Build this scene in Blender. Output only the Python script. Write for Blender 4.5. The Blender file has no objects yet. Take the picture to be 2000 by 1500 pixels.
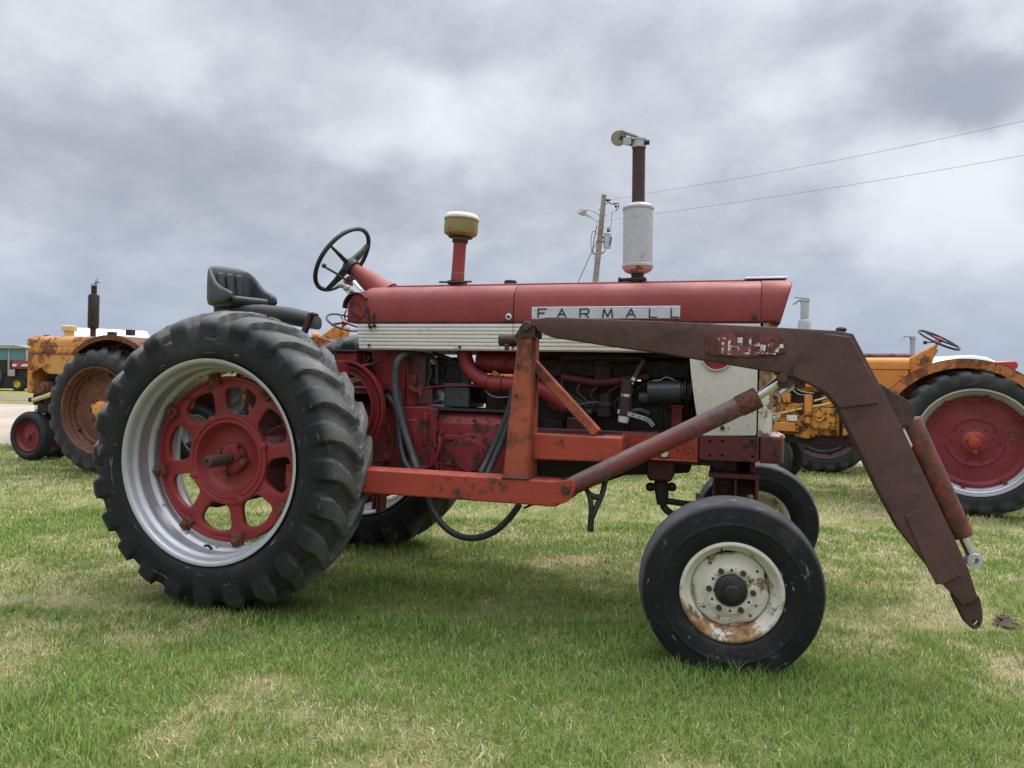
import bpy, bmesh, math, random
import numpy as np
from mathutils import Vector, Matrix, noise as mnoise

random.seed(7)
rng = np.random.default_rng(11)
scene = bpy.context.scene
COL = scene.collection
R = math.radians

# ------------------------------------------------------------------ camera
FPX, ROLL, PITCH, CAM_H, PSI, CAM_X, CAM_Y = 1420.0, .0235, -.0008, 1.16, .291, 2.467, -3.95
FWD = Vector((-math.sin(PSI), math.cos(PSI), 0))
RGT = Vector((math.cos(PSI), math.sin(PSI), 0))
UP = Vector((0, 0, 1))
CAM_O = Vector((CAM_X, CAM_Y, CAM_H))
cam = bpy.data.cameras.new('camera')
cam_ob = bpy.data.objects.new('camera', cam)
COL.objects.link(cam_ob)
cam.sensor_fit = 'HORIZONTAL'; cam.sensor_width = 36.0
cam.lens = 36.0 * FPX / 2000.0
cam.clip_start = .05; cam.clip_end = 3000
_f = (FWD * math.cos(PITCH) + UP * math.sin(PITCH)).normalized()
_u = (UP * math.cos(PITCH) - FWD * math.sin(PITCH)).normalized()
_c, _s = math.cos(ROLL), math.sin(ROLL)
_r2 = RGT * _c + _u * _s
_u2 = _u * _c - RGT * _s
M = Matrix((( _r2.x, _u2.x, -_f.x, CAM_O.x), (_r2.y, _u2.y, -_f.y, CAM_O.y), (_r2.z, _u2.z, -_f.z, CAM_O.z), (0, 0, 0, 1)))
cam_ob.matrix_world = M
scene.camera = cam_ob

def ray(px, py):
    u = (px - 1000) / FPX; v = (py - 750) / FPX
    return (_r2 * u - _u2 * v + _f)
def P(px, py, Y):
    d = ray(px, py); return CAM_O + d * ((Y - CAM_Y) / d.y)
def G(px, py, z=0.0):
    d = ray(px, py); return CAM_O + d * ((z - CAM_H) / d.z)
def PD(px, py, D):
    return CAM_O + ray(px, py) * D

# ------------------------------------------------------------------ render look
scene.view_settings.view_transform = 'Standard'
scene.view_settings.look = 'None'
scene.view_settings.exposure = 0.6
scene.view_settings.gamma = 1.0
scene.view_settings.use_curve_mapping = False
scene.cycles.max_bounces = 6

SUN_EL, SUN_AZ = R(62), R(50)      # azimuth measured from +Y towards +X
# ------------------------------------------------------------------ node helper
class NT:
    def __init__(s, tree): s.t = tree; s.n = tree.nodes; s.l = tree.links
    def new(s, typ, **kw):
        n = s.n.new(typ)
        for k, v in kw.items():
            if k == 'ins':
                for i, val in v.items(): s.put(n.inputs[i], val)
            else: setattr(n, k, v)
        return n
    def put(s, sock, val):
        if isinstance(val, bpy.types.NodeSocket): s.l.new(val, sock)
        elif isinstance(val, bpy.types.Node): s.l.new(val.outputs[0], sock)
        else:
            if sock.type == 'RGBA' and not isinstance(val, (int, float)) and len(val) == 3: val = (*val, 1)
            sock.default_value = val
    def noise(s, vec, scale, detail=5, rough=.55, dist=0.0):
        n = s.new('ShaderNodeTexNoise', ins={'Scale': scale, 'Detail': detail, 'Roughness': rough, 'Distortion': dist})
        if vec is not None: s.put(n.inputs['Vector'], vec)
        return n.outputs['Fac']
    def ramp(s, fac, a, b, lo=0.0, hi=1.0):
        n = s.new('ShaderNodeMapRange', interpolation_type='SMOOTHSTEP', ins={'From Min': a, 'From Max': b, 'To Min': lo, 'To Max': hi})
        s.put(n.inputs['Value'], fac); return n.outputs['Result']
    def math(s, op, a, b=0.0, c=0.0):
        n = s.new('ShaderNodeMath', operation=op); s.put(n.inputs[0], a); s.put(n.inputs[1], b); s.put(n.inputs[2], c); return n.outputs[0]
    def vmath(s, op, a, b=(0, 0, 0)):
        n = s.new('ShaderNodeVectorMath', operation=op); s.put(n.inputs[0], a); s.put(n.inputs[1], b)
        return n.outputs['Value'] if op in ('DOT_PRODUCT', 'LENGTH') else n.outputs[0]
    def mix(s, fac, a, b, blend='MIX'):
        n = s.new('ShaderNodeMix', data_type='RGBA', blend_type=blend)
        s.put(n.inputs['Factor'], fac); s.put(n.inputs[6], a); s.put(n.inputs[7], b); return n.outputs[2]
    def sep(s, v):
        n = s.new('ShaderNodeSeparateXYZ'); s.put(n.inputs[0], v); return n.outputs
    def comb(s, x, y, z):
        n = s.new('ShaderNodeCombineXYZ'); s.put(n.inputs[0], x); s.put(n.inputs[1], y); s.put(n.inputs[2], z); return n.outputs[0]
    def bump(s, h, strength=.3, dist=.01):
        n = s.new('ShaderNodeBump', ins={'Strength': strength, 'Distance': dist}); s.put(n.inputs['Height'], h); return n.outputs[0]

# ------------------------------------------------------------------ sky
world = bpy.data.worlds.new('World'); scene.world = world
world.use_nodes = True
wt = NT(world.node_tree); wt.n.clear()
sky = wt.new('ShaderNodeTexSky', sky_type='NISHITA', sun_disc=False, sun_elevation=SUN_EL, sun_rotation=SUN_AZ, air_density=1.0, dust_density=2.0)
geo = wt.new('ShaderNodeTexCoord').outputs['Generated']
dirv = wt.vmath('NORMALIZE', geo)
dx, dy, dz = wt.sep(dirv)
dzc = wt.math('MAXIMUM', dz, 0.0)
den = wt.math('ADD', dzc, 0.50)
cu = wt.math('DIVIDE', dx, den); cv = wt.math('DIVIDE', dy, den)
cvec = wt.comb(cu, cv, 0.35)
big = wt.noise(cvec, 1.9, 3, .5, .4)
mid = wt.noise(wt.vmath('ADD', cvec, (7.3, 2.1, 0)), 4.6, 8, .54, .25)
fine = wt.noise(wt.vmath('ADD', cvec, (1.3, 9.1, 0)), 11.0, 6, .6, .2)
SKY_BLOBS = [  # pixel, angular radius, weight
    (850, 240, .105, .30), (590, 150, .12, .22), (1870, 375, .10, .34), (1960, 440, .06, .2), (1555, 140, .075, .24), (1920, 25, .10, .34),
    (1640, 215, .10, .16), (1480, 30, .10, .10), (1110, 110, .10, .10), (1330, 320, .07, .10), (1440, 215, .08, .08), (60, 90, .14, .16), (330, 20, .12, .14), (1780, 500, .12, .12), (20, 490, .06, .2),
    (1800, 130, .11, -.36), (1960, 140, .10, -.30), (1240, 50, .13, -.10), (420, 330, .22, -.16), (1060, 440, .18, -.10), (700, 60, .16, -.12), (200, 230, .2, -.05),
    (1500, 330, .14, -.06), (1600, 60, .06, -.12)]
blob = None
warp = wt.vmath('SUBTRACT', wt.new('ShaderNodeTexNoise', ins={'Vector': cvec, 'Scale': 5.0, 'Detail': 6.0}).outputs['Color'], (.5, .5, .5))
wsc = wt.new('ShaderNodeVectorMath', operation='SCALE'); wt.put(wsc.inputs[0], warp); wsc.inputs['Scale'].default_value = .20
wdir = wt.vmath('ADD', dirv, wsc.outputs[0])
for (bx, by, br, bw) in SKY_BLOBS:
    d = ray(bx, by).normalized()
    dv = wt.vmath('SUBTRACT', wdir, tuple(d))
    dv = wt.vmath('MULTIPLY', dv, (1, 1, 1.9))
    ln = wt.vmath('LENGTH', dv)
    e = wt.ramp(ln, br * 1.8, 0.0, 0.0, bw * 1.05)
    blob = e if blob is None else wt.math('ADD', blob, e)
cl = wt.math('MULTIPLY_ADD', big, .26, 0.0)
cl = wt.math('MULTIPLY_ADD', mid, .56, cl)
cl = wt.math('MULTIPLY_ADD', fine, .36, wt.math('SUBTRACT', cl, .04))
cl = wt.math('ADD', cl, blob)                     # about .66 on average
shade = wt.ramp(cl, .18, 1.02)
grey = wt.mix(shade, (.262, .287, .338), (.59, .612, .65))
low = wt.ramp(dzc, .25, 0.0)
grey = wt.mix(wt.math('MULTIPLY', low, .75), grey, (.245, .298, .405))
lum = wt.ramp(dzc, .40, 1.0, 1.0, 5.2)            # an overcast sky is brighter towards the zenith
cloud = wt.vmath('MULTIPLY', grey, wt.comb(lum, lum, lum))
bg1 = wt.new('ShaderNodeBackground', ins={'Color': sky.outputs[0], 'Strength': .08})
bg2 = wt.new('ShaderNodeBackground', ins={'Color': cloud, 'Strength': 1.0})
mx = wt.new('ShaderNodeMixShader', ins={0: .93, 1: bg1.outputs[0], 2: bg2.outputs[0]})
wo = wt.new('ShaderNodeOutputWorld'); wt.l.new(mx.outputs[0], wo.inputs[0])

sun = bpy.data.lights.new('sun', 'SUN'); sun.energy = 1.4; sun.angle = R(20); sun.color = (1, .96, .9)
sun_ob = bpy.data.objects.new('sun', sun); COL.objects.link(sun_ob)
sd = Vector((math.sin(SUN_AZ) * math.cos(SUN_EL), math.cos(SUN_AZ) * math.cos(SUN_EL), math.sin(SUN_EL)))
sun_ob.rotation_euler = sd.to_track_quat('Z', 'Y').to_euler(); sun_ob.location = (0, 0, 30)

# ------------------------------------------------------------------ materials
def new_mat(name):
    m = bpy.data.materials.new(name); m.use_nodes = True
    t = NT(m.node_tree); t.n.clear()
    out = t.new('ShaderNodeOutputMaterial'); b = t.new('ShaderNodeBsdfPrincipled')
    t.l.new(b.outputs[0], out.inputs[0])
    return m, t, b
DUSTC = (.30, .25, .20)
def paint(name, c1, c2, rust=.3, r1=(.055, .022, .014), r2=(.20, .075, .03), rough=.45, scale=5.0, dust=.25, dustc=DUSTC, metal=0.0, bump=.15, streak=False, soft=.06, off=0.0, fine=30.0, dmin=.1, dn0=.1, dn1=.95, chips=0, chipc=(.07, .03, .03), rlow=None):
    m, t, b = new_mat(name)
    co = t.new('ShaderNodeTexCoord').outputs['Object']
    co = t.vmath('ADD', co, (off, off * .7, off * 1.3))
    if streak: co2 = t.vmath('MULTIPLY', co, (1, 1, .35))
    else: co2 = co
    a = t.noise(co2, scale * .45, 5, .6)
    col = t.mix(t.ramp(a, .35, .68), c1, c2)
    f = t.noise(co, fine, 4, .7)
    col = t.mix(t.ramp(f, .3, .75, 0, .22), col, tuple(x * .55 for x in c1))
    if chips:
        cn = t.noise(t.vmath('MULTIPLY', co, (1, 1, 1.4)), 42, 3, .6); cm = t.noise(co, 4.0, 4, .6)
        cf = t.math('MULTIPLY', t.ramp(cn, .70 - .05 * chips, .73 - .05 * chips), t.ramp(cm, .42, .6))
        sn = t.noise(t.vmath('MULTIPLY', co, (4, 4, 120)), 1.0, 2, .5); sm = t.noise(t.vmath('ADD', co, (9, 2, 4)), 6.0, 3, .5)
        cf = t.math('MAXIMUM', cf, t.math('MULTIPLY', t.math('MULTIPLY', t.ramp(sn, .70, .74), t.ramp(sm, .55, .66)), .5))
        col = t.mix(cf, col, chipc)
    rn = t.noise(co2, scale * 1.6, 9, .68, .3)
    rn2 = t.noise(t.vmath('ADD', co, (3.1, 5.2, 1.7)), scale * .5, 3, .5)
    rv = t.math('ADD', t.math('MULTIPLY', rn, .7), t.math('MULTIPLY', rn2, .3))
    if rlow:
        lz = t.sep(t.new('ShaderNodeTexCoord').outputs['Object']); lw = t.math('ADD', lz[2], t.math('MULTIPLY', lz[0], .45))
        rv = t.math('ADD', rv, t.ramp(lw, rlow[0], rlow[1], 0, rlow[2]))
    th = .60 - .27 * rust
    rf = t.ramp(rv, th - soft * .4, th + soft * .6, 0, .95 if rust > 0 else 0)
    rc = t.mix(t.ramp(t.noise(co, scale * 5, 4, .6), .35, .7), r1, r2)
    col = t.mix(rf, col, rc)
    nz = t.sep(t.new('ShaderNodeNewGeometry').outputs['Normal'])[2]
    dn = t.noise(co, scale * 2.2, 7, .65)
    df = t.math('MULTIPLY', t.math('ADD', t.ramp(nz, dn0, dn1, .12, 1.0), 0.0), t.ramp(dn, .35, .75, dmin, 1.0))
    col = t.mix(t.math('MULTIPLY', df, dust), col, dustc)
    t.put(b.inputs['Base Color'], col)
    t.put(b.inputs['Roughness'], t.math('ADD', t.math('MULTIPLY', rf, .35), t.math('MULTIPLY_ADD', dn, .35, rough - .12)))
    b.inputs['Metallic'].default_value = metal
    b.inputs['Specular IOR Level'].default_value = .4
    h = t.math('ADD', t.math('MULTIPLY', rn, .6), t.math('MULTIPLY', f, .25))
    h = t.math('SUBTRACT', h, t.math('MULTIPLY', rf, .3))
    t.put(b.inputs['Normal'], t.bump(h, bump, .01))
    return m
def rubber(name, base=(.012, .0125, .014), dustc=(.13, .125, .115), r0=.55, r1=.78, low=.10, high=.8, axis_y=True, spots=.35):
    """worn rubber; dried dirt sits on the tread, less on the sidewall"""
    m, t, b = new_mat(name)
    co = t.new('ShaderNodeTexCoord').outputs['Object']
    x, y, z = t.sep(co)
    rad = t.vmath('LENGTH', t.comb(x, 0.0, z))
    n1 = t.noise(co, 7, 8, .65); n2 = t.noise(co, 45, 5, .7); n3 = t.noise(t.vmath('ADD', co, (4, 4, 4)), 2.2, 4, .6)
    tr = t.ramp(rad, r0, r1, low, high)
    f = t.math('MULTIPLY', tr, t.math('MULTIPLY_ADD', n1, 1.1, .0))
    f = t.math('MULTIPLY', f, t.math('MULTIPLY_ADD', n3, 1.3, .30))
    f = t.math('ADD', f, t.math('MULTIPLY', t.ramp(n3, .55, .8), .12))
    col = t.mix(f, base, dustc)
    sp = t.math('MULTIPLY', t.ramp(n2, .60, .72), t.ramp(n1, .5, .68))
    col = t.mix(t.math('MULTIPLY', sp, spots), col, (.30, .29, .27))
    ang = t.math('ARCTAN2', z, x)
    sv = t.comb(t.math('MULTIPLY', ang, 5.0), t.math('MULTIPLY', rad, 55.0), t.math('MULTIPLY', y, 30.0))
    sc = t.math('MULTIPLY', t.ramp(t.noise(sv, 1.0, 4, .6), .60, .68), t.ramp(t.noise(co, 6.0, 4, .6), .48, .60))
    col = t.mix(t.math('MULTIPLY', sc, .55 * spots), col, (.33, .33, .32))
    mud = t.math('MULTIPLY', t.ramp(t.noise(t.vmath('ADD', co, (2, 7, 1)), 6.5, 7, .68), .52, .74), .17 * spots)
    col = t.mix(mud, col, (.105, .088, .066))
    t.put(b.inputs['Base Color'], col)
    t.put(b.inputs['Roughness'], t.math('MULTIPLY_ADD', n1, .3, .5))
    b.inputs['Specular IOR Level'].default_value = .28
    h = t.math('ADD', t.math('MULTIPLY', n2, .4), n1)
    t.put(b.inputs['Normal'], t.bump(h, .34, .010))
    return m
def plain(name, c, rough=.5, metal=0.0, var=.25, scale=12, bump=.05):
    m, t, b = new_mat(name)
    co = t.new('ShaderNodeTexCoord').outputs['Object']
    n = t.noise(co, scale, 6, .6)
    t.put(b.inputs['Base Color'], t.mix(t.ramp(n, .3, .7), tuple(x * (1 - var) for x in c), tuple(min(1, x * (1 + var)) for x in c)))
    t.put(b.inputs['Roughness'], t.math('MULTIPLY_ADD', n, .3, rough - .15)); b.inputs['Metallic'].default_value = metal
    t.put(b.inputs['Normal'], t.bump(n, bump, .01))
    return m

MT = dict(
    hood=paint('faded_red_hood', (.205, .025, .022), (.275, .043, .036), rust=.05, rough=.46, scale=2.6, chips=1.0, chipc=(.10, .02, .02), dn0=.2, dust=.42, dustc=(.48, .27, .23), bump=.03, r1=(.12, .02, .02), r2=(.3, .1, .08)),
    red=paint('old_red_casting', (.175, .012, .016), (.24, .022, .022), rust=.20, rough=.5, scale=7, dust=.10, dustc=(.25, .14, .12), bump=.3, r1=(.03, .012, .012), r2=(.12, .035, .03)),
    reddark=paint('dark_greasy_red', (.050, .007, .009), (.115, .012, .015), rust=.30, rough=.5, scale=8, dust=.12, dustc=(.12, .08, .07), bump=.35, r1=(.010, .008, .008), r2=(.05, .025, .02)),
    rail=paint('worn_red_rail', (.10, .018, .020), (.15, .028, .028), rust=.30, rough=.55, scale=6, dust=.18, bump=.3, r1=(.035, .022, .02), r2=(.10, .055, .045)),
    disc=paint('red_wheel_paint', (.215, .017, .020), (.275, .030, .030), rust=.06, rough=.45, scale=5, dust=.10, dustc=(.36, .2, .16), bump=.22, r1=(.05, .015, .015), r2=(.16, .05, .04)),
    rustred=paint('rusty_red_clamp', (.13, .022, .02), (.2, .05, .035), rust=.5, scale=14, bump=.4),
    cream=paint('cream_panel', (.62, .60, .53), (.68, .66, .60), rust=.0, rough=.42, scale=3, dust=.16, dustc=(.42, .37, .29), bump=.05, chips=.9, chipc=(.10, .08, .06), dmin=.2),
    creamrust=paint('rusted_cream', (.62, .59, .52), (.68, .65, .57), rust=.55, rough=.5, scale=7, dust=.1, bump=.3, r1=(.10, .045, .02), r2=(.33, .19, .10)),
    creamwheel=paint('rusted_cream_wheel', (.62, .60, .50), (.68, .655, .56), chips=1.4, chipc=(.12, .06, .03), rust=.11, rough=.5, scale=7.5, dust=.05, bump=.25, r1=(.10, .045, .02), r2=(.36, .18, .07)),
    creamrim=paint('heavily_rusted_cream_rim', (.62, .60, .50), (.68, .655, .56), rust=.16, rough=.5, scale=5.5, dust=.05, bump=.3, r1=(.13, .055, .02), r2=(.42, .22, .085), off=.9, rlow=(.02, -.22, .135)),
    loader=paint('loader_orange_red', (.29, .056, .024), (.37, .080, .036), rust=.32, rough=.58, scale=5, dust=.16, dustc=(.28, .2, .17), bump=.28, r1=(.060, .024, .018), r2=(.17, .058, .034), soft=.16, fine=55),
    beam=paint('loader_red_beam', (.29, .034, .017), (.35, .046, .022), rust=.09, rough=.52, scale=7, dust=.26, dustc=(.34, .24, .2), bump=.22, r1=(.045, .018, .015), r2=(.15, .045, .03), soft=.09, off=2.0, fine=55),
    arm=paint('loader_maroon_rust', (.070, .033, .029), (.112, .047, .040), rust=.38, rough=.6, scale=3.2, dust=.14, dustc=(.19, .13, .12), bump=.2, r1=(.052, .034, .032), r2=(.105, .058, .050), soft=.20, fine=60, chips=.6, chipc=(.18, .12, .11)),
    armdark=paint('loader_dark_rust', (.045, .026, .020), (.065, .034, .026), rust=.4, rough=.6, scale=10, dust=.16, bump=.35, r1=(.03, .02, .016), r2=(.10, .07, .045), soft=.2),
    cyl=paint('weathered_red_cylinder', (.165, .020, .022), (.22, .034, .030), rust=.30, rough=.5, scale=7, dust=.95, dustc=(.20, .165, .15), bump=.3, r1=(.075, .040, .036), r2=(.15, .10, .088), soft=.12, dmin=.55, dn0=.15, dn1=.62),
    cyl2=paint('brown_orange_cylinder', (.085, .036, .028), (.12, .042, .030), rust=.40, rough=.5, scale=5, dust=.18, bump=.2, r1=(.06, .034, .026), r2=(.30, .052, .022), soft=.16),
    silver=paint('galvanised_rim', (.42, .43, .45), (.52, .53, .55), rust=.0, rough=.38, scale=3, dust=.25, dustc=(.36, .33, .29), metal=.55, bump=.05),
    chrome=plain('bright_steel', (.6, .6, .6), .22, 1.0, .1),
    muffler=paint('aluminium_painted_muffler', (.40, .41, .43), (.47, .48, .50), rust=.02, rough=.42, scale=5, dust=.10, metal=.25, bump=.06, r1=(.2, .15, .12), r2=(.3, .22, .16)),
    pipe=paint('rusty_stack_pipe', (.045, .024, .022), (.065, .032, .028), rust=.2, rough=.65, scale=9, dust=.1, bump=.2),
    brass=paint('olive_gold_bowl', (.235, .180, .065), (.30, .24, .10), rust=.05, rough=.35, scale=9, dust=.1, bump=.06, metal=.2),
    white=paint('chalky_white', (.68, .66, .60), (.74, .72, .67), rust=.05, rough=.5, scale=12, dust=.1, bump=.08, r1=(.35, .3, .22), r2=(.45, .4, .3)),
    tyre=rubber('rear_tyre_rubber', base=(.0065, .007, .0085), dustc=(.225, .222, .212), r0=.66, r1=.755, low=.03, high=.92, spots=.75),
    ftyre=rubber('front_tyre_rubber', base=(.0055, .006, .0075), dustc=(.20, .20, .198), r0=.345, r1=.362, low=.02, high=.75, spots=1.1),
    bgtyre=rubber('old_tyre_rubber', base=(.012, .013, .015), dustc=(.17, .17, .165), r0=.56, r1=.73, low=.10, high=.85, spots=.4),
    black=plain('black_vinyl', (.022, .024, .026), .45, 0, .25, 9, .1),
    seat=paint('grey_black_vinyl_seat', (.018, .020, .021), (.034, .037, .037), rust=.0, rough=.42, scale=6, dust=.22, dustc=(.16, .16, .15), bump=.1),
    hose=plain('black_hose', (.020, .021, .023), .55, 0, .35, 20, .12),
    greyhose=plain('grey_rubber_hose', (.05, .055, .058), .55, 0, .3, 20, .12),
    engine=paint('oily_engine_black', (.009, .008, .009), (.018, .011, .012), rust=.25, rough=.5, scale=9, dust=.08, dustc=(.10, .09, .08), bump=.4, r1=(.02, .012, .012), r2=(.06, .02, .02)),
    battery=plain('battery_dark_case', (.022, .030, .034), .45, 0, .3, 8, .06),
    letters=plain('black_letter_enamel', (.014, .014, .016), .4),
    badge=plain('brushed_badge_plate', (.62, .64, .66), .35, .35, .06, 30, .02),
    ored=plain('emblem_red', (.22, .015, .025), .4),
    olive=plain('aged_knob', (.30, .29, .27), .5, 0, .3, 30),
    wood=paint('weathered_pole_wood', (.20, .175, .155), (.28, .25, .225), rust=.15, rough=.8, scale=3, dust=0, bump=.3, r1=(.12, .1, .09), r2=(.2, .17, .15)),
    greymetal=plain('galvanised_grey', (.38, .41, .42), .45, .2, .12, 10),
    dark=plain('dark_iron', (.020, .018, .018), .6, .2, .4, 15, .2),
    orange=paint('faded_orange_paint', (.60, .22, .038), (.66, .28, .065), rust=.12, rough=.5, scale=3.5, dust=.16, dustc=(.5, .33, .2), bump=.1, r1=(.07, .035, .02), r2=(.25, .1, .035)),
    orangeold=paint('old_rusty_orange', (.56, .21, .04), (.60, .28, .075), rust=.31, rough=.55, scale=4.2, dust=.25, dustc=(.48, .33, .2), bump=.2, r1=(.10, .035, .02), r2=(.28, .10, .035), off=3.3),
    orangeeng=paint('greasy_orange_casting', (.52, .215, .025), (.58, .27, .04), rust=.36, rough=.5, scale=5, dust=.05, bump=.35, r1=(.025, .016, .012), r2=(.16, .055, .02), off=1.7),
    fenderin=paint('rusty_fender_underside', (.13, .045, .022), (.20, .065, .028), rust=.4, rough=.65, scale=6, dust=.05, bump=.2),
    creamfender=paint('faded_cream_yellow', (.60, .46, .20), (.65, .53, .28), rust=.10, rough=.55, scale=6, dust=.1, bump=.1),
    rustdisc=paint('rusted_brown_wheel', (.105, .040, .028), (.165, .062, .036), rust=.35, rough=.6, scale=5, dust=.15, bump=.25, r1=(.06, .028, .022), r2=(.25, .09, .04)),
    reddisc=paint('raspberry_red_wheel', (.165, .015, .025), (.22, .026, .036), rust=.12, rough=.55, scale=5, dust=.12, dustc=(.3, .18, .16), bump=.15),
    carwhite=plain('white_car_paint', (.74, .75, .77), .25, 0, .03, 3, 0),
    carred=plain('bright_red_paint', (.38, .025, .03), .3, 0, .08, 3, 0),
    carblue=plain('blue_paint', (.03, .06, .22), .3, 0, .08, 3, 0),
    glass=plain('dark_window_glass', (.035, .06, .065), .08, 0, .1, 3, 0),
    tealglass=plain('teal_tinted_glass', (.10, .21, .21), .1, 0, .1, 3, 0),
    combgrey=plain('grey_cab_metal', (.30, .29, .27), .5, 0, .15, 5),
    combred=plain('harvester_red', (.30, .03, .035), .4, 0, .1, 5),
    yellow=plain('yellow_rim', (.60, .50, .03), .4, 0, .08, 5),
    greywire=plain('weathered_wire', (.10, .10, .12), .6),
    hubred=paint('red_over_orange_hub', (.235, .016, .022), (.28, .03, .03), rust=.40, rough=.5, scale=7, dust=.05, bump=.2, r1=(.34, .08, .03), r2=(.26, .05, .03)),
    pinkfade=paint('pink_faded_paint', (.50, .33, .29), (.58, .42, .37), rust=.2, rough=.6, scale=14, dust=.2, bump=.3),
    inner=paint('fender_inner_plate', (.40, .135, .038), (.46, .17, .05), rust=.38, rough=.6, scale=5, dust=.05, bump=.2, r1=(.10, .04, .022), r2=(.26, .085, .03)),
    soil=plain('dark_soil', (.12, .085, .06), .95, 0, .4, 40, .6),
)

# ------------------------------------------------------------------ mesh builder
def catmull(pts, n=6):
    pts = [Vector(p) for p in pts]
    if len(pts) < 3: return pts
    out = []
    q = [pts[0] * 2 - pts[1]] + pts + [pts[-1] * 2 - pts[-2]]
    for i in range(1, len(q) - 2):
        a, b, c, d = q[i - 1:i + 3]
        for k in range(n):
            t = k / n
            out.append(.5 * ((2 * b) + (c - a) * t + (2 * a - 5 * b + 4 * c - d) * t * t + (3 * b - a - 3 * c + d) * t ** 3))
    out.append(pts[-1]); return out
def basis(d):
    d = Vector(d).normalized(); a = Vector((0, 0, 1)) if abs(d.z) < .9 else Vector((1, 0, 0))
    u = d.cross(a).normalized(); return d, u, d.cross(u)
class MB:
    def __init__(s): s.v = []; s.f = []; s.m = []
    def add(s, vs, fs):
        s.m.append((len(s.v), len(s.f))); o = len(s.v); s.v += [tuple(v) for v in vs]; s.f += [tuple(i + o for i in f) for f in fs]; return s
    def box(s, c, size, rot=None):
        c = Vector(c); h = Vector(size) / 2
        vs = [Vector((x * h.x, y * h.y, z * h.z)) for x in (-1, 1) for y in (-1, 1) for z in (-1, 1)]
        if rot is not None: vs = [rot @ v for v in vs]
        return s.add([c + v for v in vs], [(0, 1, 3, 2), (4, 6, 7, 5), (0, 4, 5, 1), (2, 3, 7, 6), (0, 2, 6, 4), (1, 5, 7, 3)])
    def b2(s, lo, hi):
        lo = Vector(lo); hi = Vector(hi); return s.box((lo + hi) / 2, hi - lo)
    def bar(s, p0, p1, w, h, side=(0, 1, 0)):
        p0 = Vector(p0); p1 = Vector(p1); d = (p1 - p0).normalized(); sd_ = Vector(side); sd_ = (sd_ - d * sd_.dot(d)).normalized(); u = d.cross(sd_)
        m = Matrix((d, sd_, u)).transposed()
        return s.box((p0 + p1) / 2, ((p1 - p0).length, w, h), m)
    def loft(s, rings, cap=True, closed=True):
        n = len(rings[0]); vs = [p for r in rings for p in r]; fs = []
        for i in range(len(rings) - 1):
            for j in range(n if closed else n - 1):
                k = (j + 1) % n; fs.append((i * n + j, i * n + k, (i + 1) * n + k, (i + 1) * n + j))
        if cap: fs += [tuple(range(n))[::-1], tuple(range((len(rings) - 1) * n, len(rings) * n))]
        return s.add(vs, fs)
    def tube(s, pts, r, n=8, smooth=6, cap=True):
        pts = catmull(pts, smooth) if smooth else [Vector(p) for p in pts]
        N = len(pts); rs = r if callable(r) else (lambda t: r)
        d0, u, w = basis(pts[1] - pts[0]); rings = []
        for i, p in enumerate(pts):
            d = (pts[min(i + 1, N - 1)] - pts[max(i - 1, 0)]).normalized()
            u = (u - d * u.dot(d)).normalized(); w = d.cross(u); rr = rs(i / (N - 1))
            rings.append([p + (u * math.cos(2 * math.pi * j / n) + w * math.sin(2 * math.pi * j / n)) * rr for j in range(n)])
        return s.loft(rings, cap)
    def cyl(s, p0, p1, r0, r1=None, n=20, cap=True):
        p0 = Vector(p0); p1 = Vector(p1); r1 = r0 if r1 is None else r1
        d, u, w = basis(p1 - p0)
        rg = lambda p, r: [p + (u * math.cos(2 * math.pi * j / n) + w * math.sin(2 * math.pi * j / n)) * r for j in range(n)]
        return s.loft([rg(p0, r0), rg(p1, r1)], cap)
    def lathe(s, prof, o=(0, 0, 0), axis=(0, 0, 1), n=32, cap=True, closed=False):
        """prof: list of (radius, along axis)"""
        o = Vector(o); d, u, w = basis(axis)
        rings = [[o + d * a + (u * math.cos(2 * math.pi * j / n) + w * math.sin(2 * math.pi * j / n)) * max(r, 1e-4) for j in range(n)] for r, a in prof]
        if closed: rings.append(rings[0]); cap = False
        return s.loft(rings, cap)
    def ball(s, c, r, nu=14, nv=9):
        r = (r, r, r) if isinstance(r, (int, float)) else r; c = Vector(c)
        rings = []
        for i in range(1, nv):
            ph = math.pi * i / nv
            rings.append([c + Vector((r[0] * math.sin(ph) * math.cos(2 * math.pi * j / nu), r[1] * math.sin(ph) * math.sin(2 * math.pi * j / nu), r[2] * math.cos(ph))) for j in range(nu)])
        return s.loft(rings)
    def prism(s, pts, d):
        """pts: planar outline (3-D points); d: extrusion vector"""
        d = Vector(d); pts = [Vector(p) for p in pts]; n = len(pts)
        return s.loft([pts, [p + d for p in pts]])
    def px(s, outline, Y0, Y1):
        return s.prism([P(a, b, Y0) for a, b in outline], (0, Y1 - Y0, 0))
    def bolt(s, p, d, r=.012, h=.012, n=6): return s.cyl(p, Vector(p) + Vector(d).normalized() * h, r, r * .95, n)
    def plate(s, outer, holes, y0, y1, bevel=0.0, res=0):
        """outline and holes in x,z; extruded along y"""
        cu = bpy.data.curves.new('tmp', 'CURVE'); cu.dimensions = '2D'; cu.fill_mode = 'BOTH'
        cu.extrude = abs(y1 - y0) / 2 - bevel; cu.bevel_depth = bevel; cu.bevel_resolution = res; cu.offset = -bevel
        for pl in [outer] + list(holes):
            sp = cu.splines.new('POLY'); sp.points.add(len(pl) - 1); sp.use_cyclic_u = True
            for q, (x, z) in zip(sp.points, pl): q.co = (x, z, 0, 1)
        ob = bpy.data.objects.new('tmp', cu); me = bpy.data.meshes.new_from_object(ob)
        ym = (y0 + y1) / 2
        vs = [(v.co.x, ym - v.co.z, v.co.y) for v in me.vertices]
        s.add(vs, [tuple(p.vertices) for p in me.polygons])
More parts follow.
